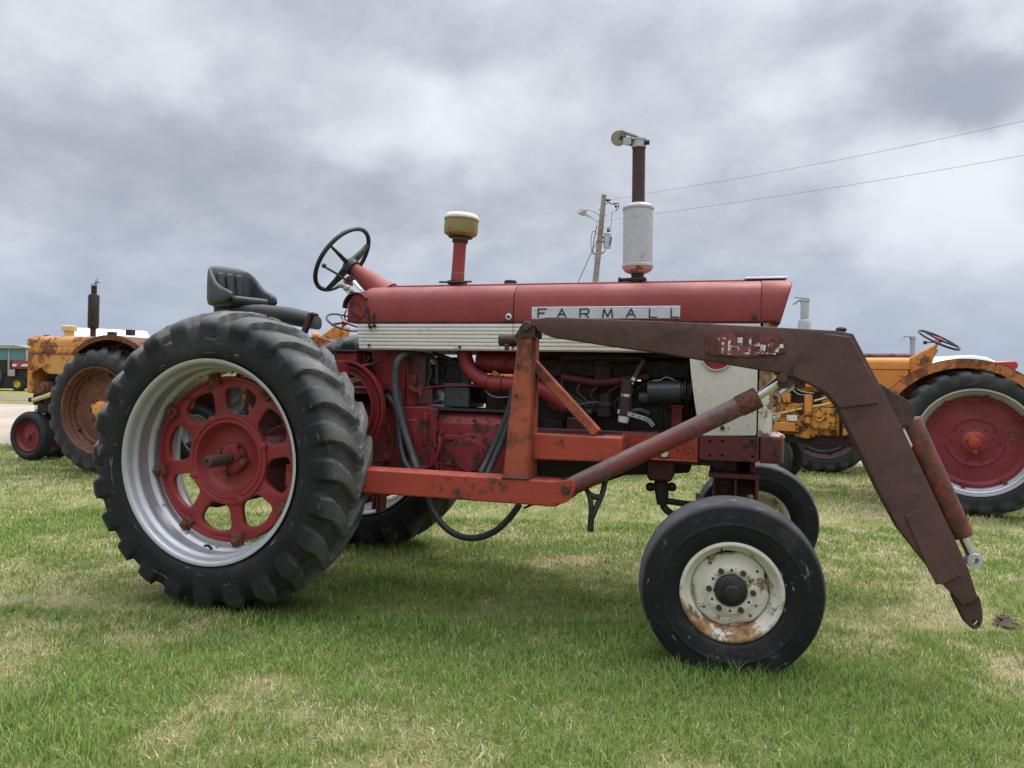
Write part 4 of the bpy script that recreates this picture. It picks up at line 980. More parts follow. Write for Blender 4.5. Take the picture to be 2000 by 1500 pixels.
# steering ---------------------------------------------------------------
hub = P(684, 519, 0); col0 = P(737, 561, 0); ax = (hub - col0).normalized()
sw = empty('steering_wheel', hub, parent=T)
_, su, sv = basis(ax)
b = MB()
NR = 64; rr_ = .219
rim = [Vector(su * math.cos(2 * math.pi * k / NR) * rr_ + sv * math.sin(2 * math.pi * k / NR) * rr_ + ax * .065) for k in range(NR)]
rings = []
for k in range(NR):
    o = rim[k]; er = (o - ax * .065).normalized(); rings.append([o + er * (.0135 * math.cos(2 * math.pi * j / 10)) + ax * (.0135 * math.sin(2 * math.pi * j / 10)) for j in range(10)])
rings.append(rings[0]); MB().loft(rings, False).build('steering_rim', 'black', sw, smooth=80)
b = MB()
lr = Vector((0, 1, 0)); ud = ax.cross(lr).normalized()
if ud.z < 0: ud = -ud
for k, (ang, wd) in enumerate(((164, .014), (44, .036), (280, .036))):
    e = (lr * math.cos(R(ang)) + ud * math.sin(R(ang))); b.loft([[(e * r + ax * h) + ax.cross(e) * (w * s1) + ax * (t_ * s2) for s1, s2 in ((-1, -1), (1, -1), (1, 1), (-1, 1))] for r, h, w, t_ in ((.02, .012, wd, .012), (.12, .032, wd * .8, .010), (.213, .063, wd * .45, .009))])
split(b, 'spoke', 'black', sw, bevel=.004)
MB().lathe([(.001, .034), (.03, .032), (.046, .02), (.052, .0), (.050, -.03), (.036, -.036)], (0, 0, 0), ax, 24).build('horn_hub', 'black', sw, smooth=60)
MB().lathe([(.036, 0), (.040, .03), (.058, .10), (.062, .13), (.070, .22), (.085, .28)], hub - ax * .035, -ax, 24).build('steering_column', 'hood', T, smooth=50)
b = MB().tube([P(630, 519, -.04), P(655, 533, -.04), P(676, 546, -.03), P(690, 545, -.02), P(702, 535, -.02)], .0075, 8).ball(P(633, 519, -.04), .015); b.build('throttle_lever', 'pipe', T)
b = MB().b2(P(676, 556, -.04), P(690, 543, .04)); b.build('lever_bracket', 'red', T, bevel=.003)
for a_, c_ in (((668, 557), (690, 585)), ((678, 562), (702, 602))):
    Yl = -.20 if a_[0] == 668 else -.23
    lv = MB().cyl(P(*a_, Yl), P(*c_, Yl), .006, n=8).build('hydraulic_lever', 'greymetal', T)
    MB().ball(P(*a_, Yl), (.020, .018, .018)).ball(P(*a_, Yl) + Vector((.025, 0, -.018)), (.017, .016, .016)).build('lever_knob', 'olive', lv)
MB().tube([P(690, 550, -.12), P(705, 566, -.12)], .008, 8).build('lever_rod', 'chrome', T)
# instrument cowl at the back of the hood with lever quadrant
def cowl():
    rings = []
    for f, k in ((0, 1.0), (.012, .97), (.065, .90), (.105, .80), (.118, .70)):
        rg = hood_ring(xr + .006 - f, .95)
        rings.append([(x, y * (.6 + .4 * k), 1.49 + (z - 1.49) * (.35 + .62 * k)) for x, y, z in rg])
    return MB().loft(rings)
cowl().build('instrument_cowl', 'red', T, smooth=50)
q = P(703, 600, -.285)
pts = [(q.x + .055 * math.cos(R(a)) * 1.0 - .005, q.z + .072 * math.sin(R(a))) for a in range(-60, 200, 12)]
MB().plate(pts, [], -.305, -.285, .002).build('lever_quadrant', 'red', T, smooth=30)
b = MB(); arc = [Vector((q.x - .012 + .075 * math.cos(R(a)), -.296, q.z + .078 * math.sin(R(a)))) for a in range(35, 190, 10)]
for i in range(len(arc) - 1): b.bar(arc[i], arc[i + 1], .05, .006)
b.build('quadrant_guard', 'reddark', T)
b = MB().tube([P(677, 605, -.2), P(673, 615, -.2), P(675, 625, -.2), P(683, 624, -.2)], .004, 6).bar(P(716, 598, -.31), P(722, 640, -.31), .006, .012).ball(P(731, 636, -.315), (.010, .01, .012)).ball(P(723, 638, -.315), (.012, .01, .012)).bar(P(727, 625, -.312), P(731, 612, -.312), .006, .01); b.build('quadrant_linkage', 'dark', T)
# precleaner stack -------------------------------------------------------
p0 = P(893, 554, 0); p1 = P(899, 468, 0); ax2 = (p1 - p0).normalized()
MB().lathe([(.039, -.02), (.039, .06), (.0375, .062), (.0375, (p1 - p0).length)], p0, ax2, 24).build('intake_stack', 'hood', T, smooth=30)
MB().tube([p0 + Vector((-.09, -.05, .004)), p0 + Vector((-.02, -.07, .0)), p0 + Vector((.10, -.03, .006))], .006, 6).cyl(p0 - ax2 * .005, p0 + ax2 * .012, .058, n=20).build('stack_seal', 'dark', T)
L = (p1 - p0).length
pcn = MB().lathe([(.040, L - .005), (.047, L), (.050, L + .012), (.075, L + .018), (.094, L + .030), (.098, L + .042), (.098, L + .105), (.101, L + .108), (.101, L + .118), (.02, L + .118)], p0, ax2, 40).build('precleaner_bowl', 'brass', T, smooth=35)
MB().lathe([(.042, L - .02), (.046, L - .018), (.046, L + .003), (.070, L + .010), (.070, L + .016), (.04, L + .016)], p0, ax2, 28).build('precleaner_collar', 'dark', pcn, smooth=35)
MB().lathe([(.100, L + .112), (.102, L + .120), (.100, L + .130), (.088, L + .143), (.05, L + .150), (.001, L + .152)], p0, ax2, 40).build('precleaner_lid', 'white', pcn, smooth=60)
# exhaust ---------------------------------------------------------------
e0 = P(1245, 553, 0); e1 = P(1248, 280, 0); ax3 = (e1 - e0).normalized(); zl = lambda y: (P(1247, y, 0) - e0).dot(ax3)
ex = MB().lathe([(.080, zl(523)), (.084, zl(522)), (.084, zl(518)), (.080, zl(517)), (.0795, zl(470)), (.080, zl(411)), (.084, zl(410)), (.084, zl(406)), (.079, zl(405)), (.070, zl(401)), (.045, zl(398)), (.036, zl(397))], e0, ax3, 48)
ex.build('muffler', 'muffler', T, smooth=35)
MB().lathe([(.080, zl(522)), (.078, zl(526)), (.066, zl(531)), (.045, zl(534)), (.036, zl(534))], e0, ax3, 48).build('muffler_base', 'pinkfade', T, smooth=50, label='dusty tan lower cone of the muffler')
MB().lathe([(.034, -.02), (.034, zl(534))], e0, ax3, 24).build('stack_pipe', 'pipe', T, smooth=30)
MB().lathe([(.0345, zl(400)), (.0345, zl(279))], e0, ax3, 28).build('stack_pipe', 'pipe', T, smooth=30)
MB().lathe([(.05, .0), (.05, .022), (.036, .022)], e0, ax3, 20).cyl(e0 + Vector((-.085, -.03, .015)), e0 + Vector((.05, -.05, .015)), .010, n=8).bolt(e0 + Vector((-.085, -.03, .015)), (-1, 0, 0), .016, .014).build('pipe_clamp', 'dark', T, bevel=.002)
ca = e0 + ax3 * zl(290); 
cap_ = MB().lathe([(.035, 0), (.039, .001), (.039, .038), (.043, .039), (.043, .046), (.036, .046)], ca, ax3, 32).build('rain_cap', 'greymetal', T, smooth=35)
tp = ca + ax3 * .044
split(MB().cyl(tp + Vector((.035, -.02, -.02)), tp + Vector((.058, -.02, -.022)), .013, n=12).cyl(tp + Vector((-.038, -.045, -.004)), tp + Vector((-.038, .035, -.004)), .008, n=10).bar(tp + Vector((-.03, -.040, -.012)), tp + Vector((-.10, -.040, .008)), .005, .020).bar(tp + Vector((-.03, .030, -.012)), tp + Vector((-.10, .030, .008)), .005, .020), 'cap_hinge', 'dark', cap_)
MB().prism([tp + Vector(v) for v in ((-.036, -.046, .010), (-.036, -.046, -.030), (-.056, -.046, -.040), (-.078, -.046, -.030), (-.080, -.046, .004))], (0, .006, 0)).build('counterweight_plate', 'greymetal', cap_, bevel=.001)
c0 = tp + Vector((-.108, -.01, .016))
MB().lathe([(.001, 0), (.041, 0), (.043, .004), (.041, .007), (.001, .010)], c0, Vector((-.15, .80, .45)), 32).build('cap_flap', 'greymetal', cap_, smooth=30)
MB().bar(tp + Vector((-.0, -.005, .012)), c0 + Vector((.01, -.01, .034)), .045, .006).build('flap_arm', 'greymetal', cap_)
p = P(997, 552, .02); MB().cyl(p + Vector((0, 0, -.02)), p + Vector((0, 0, .012)), .036, n=24).build('filler_cap', 'dark', T, bevel=.006)

# loader frame ----------------------------------------------------------
FS = [0.0]
def loader(s):
    """s = -1 near side, 1 far side (mirrored)"""
    F = lambda v: Vector((v[0], v[1] if s < 0 else -v[1], v[2]))
    def out(b, *a, **k):
        if s > 0: b.v = [(x + FS[0], -y, z) for x, y, z in b.v]
        return b.build(*a, **k)
    def outs(b, *a, **k):
        if s > 0: b.v = [(x + FS[0], -y, z) for x, y, z in b.v]
        return split(b, *a, **k)
    yo, yi = -.720, -.580
    # lower beam
    zt, zb = .720, .602; x0, x1 = .30, P(1088, 960, yo).x
    b = MB().b2((x0, yo, zb), (x1, yi, zt)); out(b, 'loader_side_beam', 'beam', T, bevel=.008)
    p = P(1107, 955, -.70); ear = [(x1 - .03, zb + .02), (p.x - .01, zb + .015), (p.x + .03, zb + .045), (p.x + .048, p.z + .02), (p.x + .03, p.z + .05), (p.x - .02, zt + .002), (x1 - .03, zt - .004)]
    b = MB().plate(rounded(ear, .02), [], -.722, -.700, .002).plate(rounded(ear, .02), [], -.602, -.580, .002); outs(b, 'cylinder_ear', 'beam', T, smooth=30)
    b = MB().cyl((p.x, -.736, p.z), (p.x, -.57, p.z), .019, n=16).tube([(p.x - .012, -.74, p.z + .035), (p.x - .006, -.745, p.z + .01), (p.x + .01, -.745, p.z - .002), (p.x + .03, -.74, p.z + .02)], .003, 6); out(b, 'pivot_pin', 'pipe', T, bevel=.003)
    # post (tapers upward)
    a = [P(980, 935, yo), P(1032, 937, yo), P(1039, 657, yo), P(1010, 656, yo)]
    rg = [[(a[0].x, yo, zt - .02), (a[1].x, yo, zt - .02), (a[1].x, -.56, zt - .02), (a[0].x, -.56, zt - .02)], [(a[3].x, yo + .004, a[3].z), (a[2].x, yo + .004, a[2].z), (a[2].x, -.575, a[3].z), (a[3].x, -.575, a[3].z)]]
    a_b = (a[0].x, a[1].x)
    post = out(MB().loft(rg), 'loader_post', 'loader', T, bevel=.010)
    p = P(1009, 774, yo + .003); out(MB().cyl((p.x, p.y + .003, p.z), (p.x, p.y - .0015, p.z), .007, n=10), 'bolt_hole', 'dark', post)
    # top ears and pivot
    e = [P(1006, 660, -.70), P(1047, 660, -.70), P(1047, 640, -.70), P(1040, 628, -.70), P(1030, 626, -.70), P(1021, 634, -.70)]
    pl_ = [(q.x, q.z) for q in e]
    outs(MB().plate(rounded(pl_, .012), [], -.722, -.706, .002).plate(rounded(pl_, .012), [], -.600, -.584, .002), 'pivot_bracket', 'armdark', T, smooth=30)
    p = P(1030, 637, -.72); out(MB().cyl((p.x, -.742, p.z), (p.x, -.57, p.z), .021, n=18), 'pivot_pin', 'pipe', T, bevel=.003)
    b0, b1 = P(976, 664, -.60), P(1012, 664, -.60)
    b = MB().cyl(b0, b1, .030, n=18).bolt(P(990, 672, -.63), (0, 0, -1), .013, .03); out(b, 'latch_bar', 'armdark', T, bevel=.003)
    # rear beam to the frame rail and brace
    t0, t1 = P(1046, 836, -.66), P(1215, 850, -.62)
    b = MB().loft([[(x, -.655 + .0, z0), (x, -.655, z1), (x, -.565, z1), (x, -.565, z0)] for x, z0, z1 in ((P(1040, 836, -.655).x, .806, .926), (P(1213, 850, -.655).x, .812, .926))]); out(b, 'loader_front_beam', 'beam', T, bevel=.007)
    xe = P(1213, 850, -.655).x; out(MB().b2((xe - .13, -.563, .822), (xe - .02, -.318, .916)), 'loader_cross_tube', 'loader', T, bevel=.006)
    out(MB().bar(P(1040, 708, -.615) , P(1166, 846, -.615), .055, .045), 'diagonal_brace', 'loader', T, bevel=.006)
    out(MB().b2((.86, -.578, .63), (.92, -.20, .70)), 'axle_strut', 'reddark', T, bevel=.004)
    out(MB().bar(P(1024, 992, -.62), P(1040, 985, -.60), .04, .01), 'foot_tab', 'dark', T)
    def weld(a, c, rad=.006):
        a = Vector(a); c = Vector(c); k_ = max(3, int((c - a).length / .014)); pts_ = [a.lerp(c, i / k_) + Vector((random.uniform(-1, 1), 0, random.uniform(-1, 1))) * .0022 for i in range(k_ + 1)]
        out(MB().tube(pts_, rad, 6, 0), 'weld_bead', 'armdark', T, smooth=60)
    pz = P(1040, 836, -.655)
    weld((a_b[0], -.722, .722), (a_b[1], -.722, .722)); weld((a_b[1] + .004, -.657, .806), (a_b[1] - .004, -.657, .928)); weld((a_b[1] + .004, -.72, .724), (a_b[1] + .004, -.58, .724))
    # lift arm
    FS[0] = .17 if s > 0 else 0
    yo, yi = -.730, -.615
    top = [(1040, 624), (1072, 619), (1350, 630), (1640, 646), (1667, 652), (1692, 700), (1722, 757), (1756, 822), (1800, 915), (1842, 1005), (1868, 1058), (1893, 1113), (1911, 1170)]
    bot = [(1881, 1184), (1870, 1170), (1842, 1141), (1812, 1104), (1758, 1036), (1715, 955), (1660, 842), (1634, 792), (1612, 765), (1575, 746), (1545, 737), (1520, 728), (1450, 716), (1360, 701), (1295, 690), (1180, 674), (1072, 657), (1049, 645)]
    ol = [(q.x, q.z) for q in (P(x, y, yo) for x, y in top + bot)]
    arm = out(MB().plate(ol, [], yo, yi, .006, 1), 'lift_arm', 'arm', T, smooth=35)
    b = MB().plate([(q.x, q.z) for q in (P(x, y, yo) for x, y in ((1612, 652), (1660, 657), (1690, 712), (1713, 757), (1716, 788), (1640, 797), (1613, 766), (1576, 747), (1548, 735), (1549, 716)))], [], yo - .009, yo - .001, .0035)
    b.plate([(q.x, q.z) for q in (P(x, y, yo) for x, y in ((1766, 1006), (1796, 994), (1838, 1065), (1876, 1124), (1846, 1139), (1828, 1141), (1812, 1112)))], [], yo - .008, yo - .001, .0035)
    outs(b, 'gusset_plate', 'arm', arm, smooth=30)
    # flat tip with pin hole
    tipo = [P(x, y, yo + .03) for x, y in ((1862, 1165), (1911, 1160), (1917, 1190), (1918, 1212), (1911, 1225), (1900, 1228), (1890, 1222))]
    hc = P(1903, 1215, yo + .03)
    outs(MB().plate(rounded([(q.x, q.z) for q in tipo], .016), [circle(hc.x, hc.z, .0125, 16)], yo + .018, yo + .042, .002).plate(rounded([(q.x, q.z) for q in tipo], .016), [circle(hc.x, hc.z, .0125, 16)], yi - .042, yi - .018, .002), 'bucket_ear', 'armdark', arm, smooth=30)
    # lift cylinder boss
    p = P(1528, 739, -.72); out(MB().plate(rounded([(q.x, q.z) for q in (P(x, y, -.70) for x, y in ((1518, 722), (1552, 730), (1550, 752), (1538, 760), (1520, 756)))], .012), [], -.716, -.640, .002), 'cylinder_boss', 'arm', arm, smooth=30)
    out(MB().cyl((p.x, -.745, p.z), (p.x, -.63, p.z), .020, n=16), 'pivot_pin', 'armdark', arm, bevel=.003)
    # tilt cylinder bracket
    yb = -.70
    b = MB().plate(rounded([(q.x, q.z) for q in (P(x, y, yb) for x, y in ((1712, 745), (1778, 786), (1787, 800), (1784, 820), (1770, 836), (1740, 838)))], .014), [], -.712, -.698, .002).plate(rounded([(q.x, q.z) for q in (P(x, y, yb) for x, y in ((1712, 745), (1778, 786), (1787, 800), (1784, 820), (1770, 836), (1740, 838)))], .014), [], -.646, -.632, .002)
    outs(b, 'tilt_bracket', 'armdark', arm, smooth=30)
    # lift cylinder
    q0, q1 = P(1112, 952, -.66), P(1487, 773, -.66); d = (q1 - q0).normalized(); Lc = (q1 - q0).length
    cyl_ = out(MB().lathe([(.02, -.005), (.040, .01), (.0425, .03), (.0425, Lc - .10)], q0, d, 32), 'lift_cylinder', 'cyl', T, smooth=40)
    out(MB().lathe([(.043, Lc - .105), (.0465, Lc - .10), (.0475, Lc - .02), (.044, Lc - .012), (.02, Lc - .01)], q0, d, 32), 'gland_nut', 'rustred', cyl_, smooth=35)
    q2 = P(1527, 741, -.66); d2 = (q2 - q1).normalized()
    out(MB().cyl(q1 - d * .03, q2, .0185, n=24), 'cylinder_rod', 'chrome', cyl_)
    q0, q1 = P(1778, 822, -.672), P(1880, 1048, -.672); d = (q1 - q0).normalized(); Lc = (q1 - q0).length
    cyl_ = out(MB().lathe([(.02, -.012), (.040, -.004), (.042, .01), (.042, Lc - .015), (.036, Lc), (.018, Lc + .002)], q0, d, 32), 'tilt_cylinder', 'cyl2', T, smooth=40)
    q2 = P(1901, 1093, -.672); out(MB().cyl(q1 - d * .02, q2 - d * .015, .0175, n=20), 'cylinder_rod', 'chrome', cyl_)
    out(MB().lathe([(.0135, -.024), (.027, -.024), (.028, .0), (.027, .024), (.0135, .024)], q2, (0, 1, 0), 24, closed=True), 'rod_eye', 'greymetal', cyl_, smooth=40)
    q3 = P(1769, 832, -.705); out(MB().bar(P(1756, 824, -.70), P(1778, 872, -.70), .012, .016).bar(P(1778, 872, -.70), P(1783, 900, -.70), .008, .008), 'white_fitting', 'white', cyl_)
    return arm
arm = loader(-1); loader(1)
# worn decal on the near arm
yo = -.732
o = [P(x, y, yo) for x, y in ((1380, 655), (1398, 651), (1430, 649), (1456, 652), (1462, 658), (1480, 654), (1520, 657), (1536, 668), (1535, 688), (1510, 692), (1478, 695), (1462, 697), (1430, 695), (1395, 693), (1378, 688))]
dec = MB().plate([(q.x, q.z) for q in o], [], yo - .0062, yo - .0002).build('worn_decal', paint('decal_ground', (.165, .034, .034), (.19, .048, .046), rust=.42, rough=.55, scale=16, dust=.1, bump=.1, r1=(.062, .028, .026), r2=(.09, .036, .032), soft=.05), arm)
MT['decalwhite'] = paint('decal_white_letters', (.55, .52, .52), (.65, .62, .62), rust=.36, rough=.5, scale=18, dust=0, bump=.1, r1=(.15, .035, .035), r2=(.12, .04, .036), soft=.05)
for ch, x, y, w, h in (('T', 1405, 690, .030, .062), ('H', 1424, 690, .038, .062), ('U', 1447, 692, .036, .066)):
    p = P(x, y, yo - .008); b = MB(); letter(b, ch, Vector((p.x, yo - .0065, p.z)), (1, 0, 0), (0, 0, 1), w, h, .011, .0022); b.build('decal_letter', 'decalwhite', dec)
b = MB()
for x, y, w, h in ((1477, 674, 14, 6), (1490, 680, 10, 14), (1505, 674, 10, 10), (1518, 682, 6, 12), (1526, 676, 8, 8), (1495, 690, 40, 3)):
    p = P(x, y, yo - .008); b.box((p.x, yo - .0066, p.z), (w / 490, .0016, h / 490), Matrix.Rotation((x % 7 - 3) * .05, 3, 'Y'))
split(b, 'letter_fragment', 'decalwhite', dec)
p = P(1643, 643, -.67); MB().ball((p.x, -.67, p.z - .002), (.022, .02, .012)).build('grease_cap', 'dark', arm)

# front axle ------------------------------------------------------------
MB().b2((2.43, -.62, .47), (2.54, .62, .57)).cyl((2.483, 0, .55), (2.483, 0, .82), .09, n=20).build('front_axle', 'reddark', T, bevel=.008)
for sy in (-1, 1):
    MB().cyl((2.483 if sy < 0 else 2.50, sy * .60, .35), (2.483 if sy < 0 else 2.635, sy * .74, .346), .036, n=12).build('stub_axle', 'dark', T)
    MB().cyl((2.47, sy * .62, .30), (2.47, sy * .62, .62), .042, n=18).cyl((2.483, sy * .62, .35), (2.483, sy * .76, .35), .035, n=14).build('spindle', 'dark', T, bevel=.004)
b = MB(); c0, c1 = P(1392, 922, -.27), P(1482, 936, -.27)
z0_ = P(1440, 982, -.27).z
b.b2((c0.x - .02, -.27, c1.z - .005), (c1.x, .27, c1.z + .018)).b2((c1.x - .016, -.27, z0_), (c1.x, .27, c1.z - .006)).b2((P(1437, 940, -.27).x - .006, -.25, P(1437, 975, -.27).z), (P(1437, 940, -.27).x + .006, -.10, c1.z - .006)).b2((c0.x + .03, -.14, P(1437, 972, -.27).z), (c1.x - .018, .14, c1.z - .006)).b2((c0.x + .0, -.18, c1.z + .019), (c1.x - .10, .18, .809)).b2((c1.x - .04, -.2, c1.z + .019), (c1.x - .015, .2, .809))
b.build('axle_bracket', 'rail', T, bevel=.004)
MB().b2((2.17, -.25, .778), (2.45, .25, .808)).build('bolster_underplate', 'dark', T)
# steering gearbox hanging below the rail
s0 = P(1291, 900, -.24)
b = MB().loft([[(s0.x + a * w, s0.y + c * .07 + .02, z) for a, c in ((-1, -1), (1, -1), (1, 1), (-1, 1))] for w, z in ((.072, .80), (.066, P(1291, 925, -.24).z), (.055, P(1291, 938, -.24).z))]); b.build('steering_gearbox', 'reddark', T, bevel=.012)
b = MB().cyl(P(1291, 940, -.22), P(1291, 958, -.22), .034, n=16).cyl(P(1268, 951, -.22), P(1313, 951, -.22), .019, n=12).ball(P(1270, 951, -.22), .024, 10, 7).ball(P(1312, 951, -.22), .024, 10, 7).cyl(P(1292, 955, -.22), P(1294, 985, -.22), .036, .028, 16); b.build('steering_shaft', 'dark', T, bevel=.003)
b = MB().tube([P(1295, 975, -.22), P(1298, 992, -.22), P(1318, 1007, -.26), P(1340, 1012, -.40), P(1385, 1020, -.58)], .018, 10).tube([P(1298, 978, -.22), P(1320, 981, -.2), P(1350, 985, -.15), P(1420, 990, .3), P(1440, 990, .55)], .016, 10); split(b, 'tie_rod', 'dark', T)
MB().cyl(P(1366, 975, -.60), P(1366, 963, -.60), .016, n=8).build('spindle_cap', 'rustdisc', T)
# drawbar and hitch behind
MB().b2((-.75, -.05, .42), (.4, .05, .46)).b2((-.42, -.40, .40), (-.36, .40, .48)).build('drawbar', 'reddark', T, bevel=.004)
b = MB()
for k, (px_, py_) in enumerate(((729, 985), (737, 990), (744, 990))): 
    p = P(px_, py_, -.2); b.b2((p.x - .010, -.2, p.z - .03), (p.x + .004, -.14, p.z + .12))
split(b, 'hanging_link', 'rail', T)
# ------------------------------------------------------------------ background tractors
def local_px(C, a):
    C = Vector((C[0], C[1], 0)); h = Vector((math.cos(a), math.sin(a), 0)); n = Vector((-math.sin(a), math.cos(a), 0))
    def q(px, py, yl):
        d = ray(px, py); t = (yl - (CAM_O - C).dot(n)) / d.dot(n); w = CAM_O + d * t - C
        return Vector((w.dot(h), w.dot(n), w.z))
    return q
_tyres = {}
def bg_rear_wheel(parent, y, R0, rim, hw, disc_mat, rim_mat, hub_mat, lip_mat=None):
    key = (R0, rim, hw, disc_mat, rim_mat, hub_mat)
    s = 1 if y > 0 else -1
    if key not in _tyres:
        tm = ag_tyre(R0, hw, rim, 22, .036, 12, 1, 9, R0 - .02).mesh('tyre', 'bgtyre', 50)
        prof = [(rim + .004, -hw - .0), (rim - .008, -hw + .002), (rim - .018, -hw + .015), (rim - .022, -hw + .05), (rim - .034, -hw + .06), (rim - .038, -hw + .10), (rim - .055, -hw + .115), (rim - .06, -.02), (rim - .05, .06), (rim - .02, hw - .04), (rim + .004, hw)]
        rm = MB().lathe(shell_profile(prof, .006), axis=(0, 1, 0), n=64, closed=True).mesh('rim', rim_mat, 40)
        rd = rim - .058
        b = MB().lathe([(.001, -.07), (.10, -.07), (.13, -.055), (.20, -.05), (.22, -.060), (.235, -.060), (.25, -.048), (rd - .06, -.03), (rd - .03, -.045), (rd, -.04), (rd, .0), (.001, .0)], axis=(0, 1, 0), n=48)
        for k in range(8):
            a = 2 * math.pi * k / 8 + .2; b.box(((rd - .015) * math.cos(a), -.05, (rd - .015) * math.sin(a)), (.06, .03, .035), Matrix.Rotation(-a, 3, 'Y'))
        for k in range(10):
            a = 2 * math.pi * k / 10; b.bolt((.20 * math.cos(a), -.05, .20 * math.sin(a)), (0, -1, 0), .012, .014)
        for k in range(6):
            a = 2 * math.pi * k / 6 + .3; b.cyl((.31 * math.cos(a), -.035, .31 * math.sin(a)), (.31 * math.cos(a), -.047, .31 * math.sin(a)), .016, n=8)
        for k in range(8):
            a = 2 * math.pi * k / 8 + .2; b.bolt(((rd - .025) * math.cos(a), -.064, (rd - .025) * math.sin(a)), (0, -1, 0), .016, .02)
        for k in range(9):
            a = 2 * math.pi * k / 9 + .1; b.bolt((.155 * math.cos(a), -.052, .155 * math.sin(a)), (0, -1, 0), .010, .012)
        dm = b.mesh('wheel_disc', disc_mat, 30)
        b = MB().lathe([(.11, -.06), (.105, -.10), (.085, -.115), (.06, -.12), (.055, -.16), (.04, -.165), (.001, -.165)], axis=(0, 1, 0), n=24)
        for k in range(3):
            a = 2 * math.pi * k / 3 + .5; b.box((.075 * math.cos(a), -.12, .075 * math.sin(a)), (.06, .04, .035), Matrix.Rotation(-a, 3, 'Y'))
        hm = b.mesh('hub', hub_mat, 35)
        _tyres[key] = (tm, rm, dm, hm)
    w = empty('rear_wheel', (0, y, R0 - .02), parent=parent); w.scale = (1, -s, 1)
    for nm, me in zip(('tyre', 'rim', 'wheel_disc', 'hub'), _tyres[key]):
        o = bpy.data.objects.new(nm, me); COL.objects.link(o); o.parent = w
    return w
def bg_front_wheel(parent, x, y, R0, rim, hw, mat):
    s = 1 if y > 0 else -1
    w = empty('front_wheel', (x, y, R0 - .012), parent=parent); w.scale = (1, -s, 1)
    prof = [(rim, hw * .75), (rim + .02, hw * .95), (rim + (R0 - rim) * .5, hw * 1.05), (R0 - .03, hw * .85), (R0 - .01, hw * .6), (R0 - .012, hw * .45), (R0, hw * .40), (R0, 0.0)]
    round_tyre(prof, 48, R0 - .012).build('tyre', 'bgtyre', w, smooth=50)
    pr_ = [(rim + .004, -hw * .8), (rim - .012, -hw * .8), (rim - .02, -hw * .5), (rim - .04, -hw * .2), (rim - .03, hw * .3), (rim, hw * .8)]
    MB().lathe(shell_profile(pr_, .004), axis=(0, 1, 0), n=40, closed=True).build('rim', mat, w, smooth=40)
    b = MB().lathe([(.001, -hw * .9), (.035, -hw * .9), (.045, -hw * .4), (.09, -hw * .3), (rim - .07, -hw * .15), (rim - .035, -.01), (rim - .035, .02), (.001, .02)], axis=(0, 1, 0), n=32)
    for k in range(5):
        a = 2 * math.pi * k / 5; b.bolt((.07 * math.cos(a), -hw * .3, .07 * math.sin(a)), (0, -1, 0), .011, .014)
    b.build('wheel_disc', mat, w, smooth=35); return w
def fender(parent, y0, y1, r, zc, a0, a1, mat, name='fender', th=.006, xc=0.0, lip=None):
    rg = []
    if lip:
        yl = y1 if abs(y1) > abs(y0) else y0
        arc = [R(a) for a in np.linspace(a0, a1, 26)]
        pl = [(xc + (r - .001) * math.cos(a), zc + (r - .001) * math.sin(a)) for a in arc] + [(xc + (r - lip[0]) * math.cos(a), zc + (r - lip[0]) * math.sin(a)) for a in arc[::-1]]
        MB().plate(pl, [], yl - .004, yl + .004).build('fender_lip', lip[1], parent)
    for a in np.linspace(a0, a1, 26):
        c, s_ = math.cos(R(a)), math.sin(R(a)); rg.append([(xc + r * c, y0, zc + r * s_), (xc + r * c, y1, zc + r * s_), (xc + (r + th) * c, y1, zc + (r + th) * s_), (xc + (r + th) * c, y0, zc + (r + th) * s_)])
    return MB().loft(rg).build(name, mat, parent, smooth=30)
def hood_body(parent, name, x0, x1, hw, z0, z1, rad, mat, seam=None, nose=True):
    half = [(hw, z0), (hw, z1 - rad)] + [(hw - rad + rad * math.cos(R(a)), z1 - rad + rad * math.sin(R(a))) for a in (15, 30, 45, 60, 75, 90)]
    pts = [(-a, z) for a, z in half] + [(a, z) for a, z in half[::-1]]
    rg = lambda x, s=1.0, dz=0: [(x, y * s, z0 + (z - z0) * s + dz) for y, z in pts]
    rs = [rg(x0, .99), rg(x0 + .01)] + ([rg(x1 - .07), rg(x1 - .03, .985), rg(x1 - .008, .955), rg(x1, .90)] if nose else [rg(x1 - .01), rg(x1, .99)])
    return MB().loft(rs).build(name, mat, parent, smooth=40)
def wheel_steer(parent, c, axd, r, mat='black'):
    sw = empty('steering_wheel', c, parent=parent); axd = Vector(axd).normalized(); _, u, v = basis(axd)
    ring = []; N = 40
    for k in range(N + 1):
        e = u * math.cos(2 * math.pi * k / N) + v * math.sin(2 * math.pi * k / N); o = e * r; ring.append([o + e * (.013 * math.cos(2 * math.pi * j / 8)) + axd * (.013 * math.sin(2 * math.pi * j / 8)) for j in range(8)])
    MB().loft(ring, False).build('steering_rim', mat, sw, smooth=80)
    b = MB()
    for k in range(3):
        a = 2 * math.pi * k / 3 + .35; b.bar((0, 0, 0) , (u * math.cos(a) + v * math.sin(a)) * r, .018, .012, axd)
    split(b, 'spoke', mat, sw)
    MB().cyl(axd * -.03, axd * .02, .035, n=14).build('wheel_cap', 'combred', sw); return sw
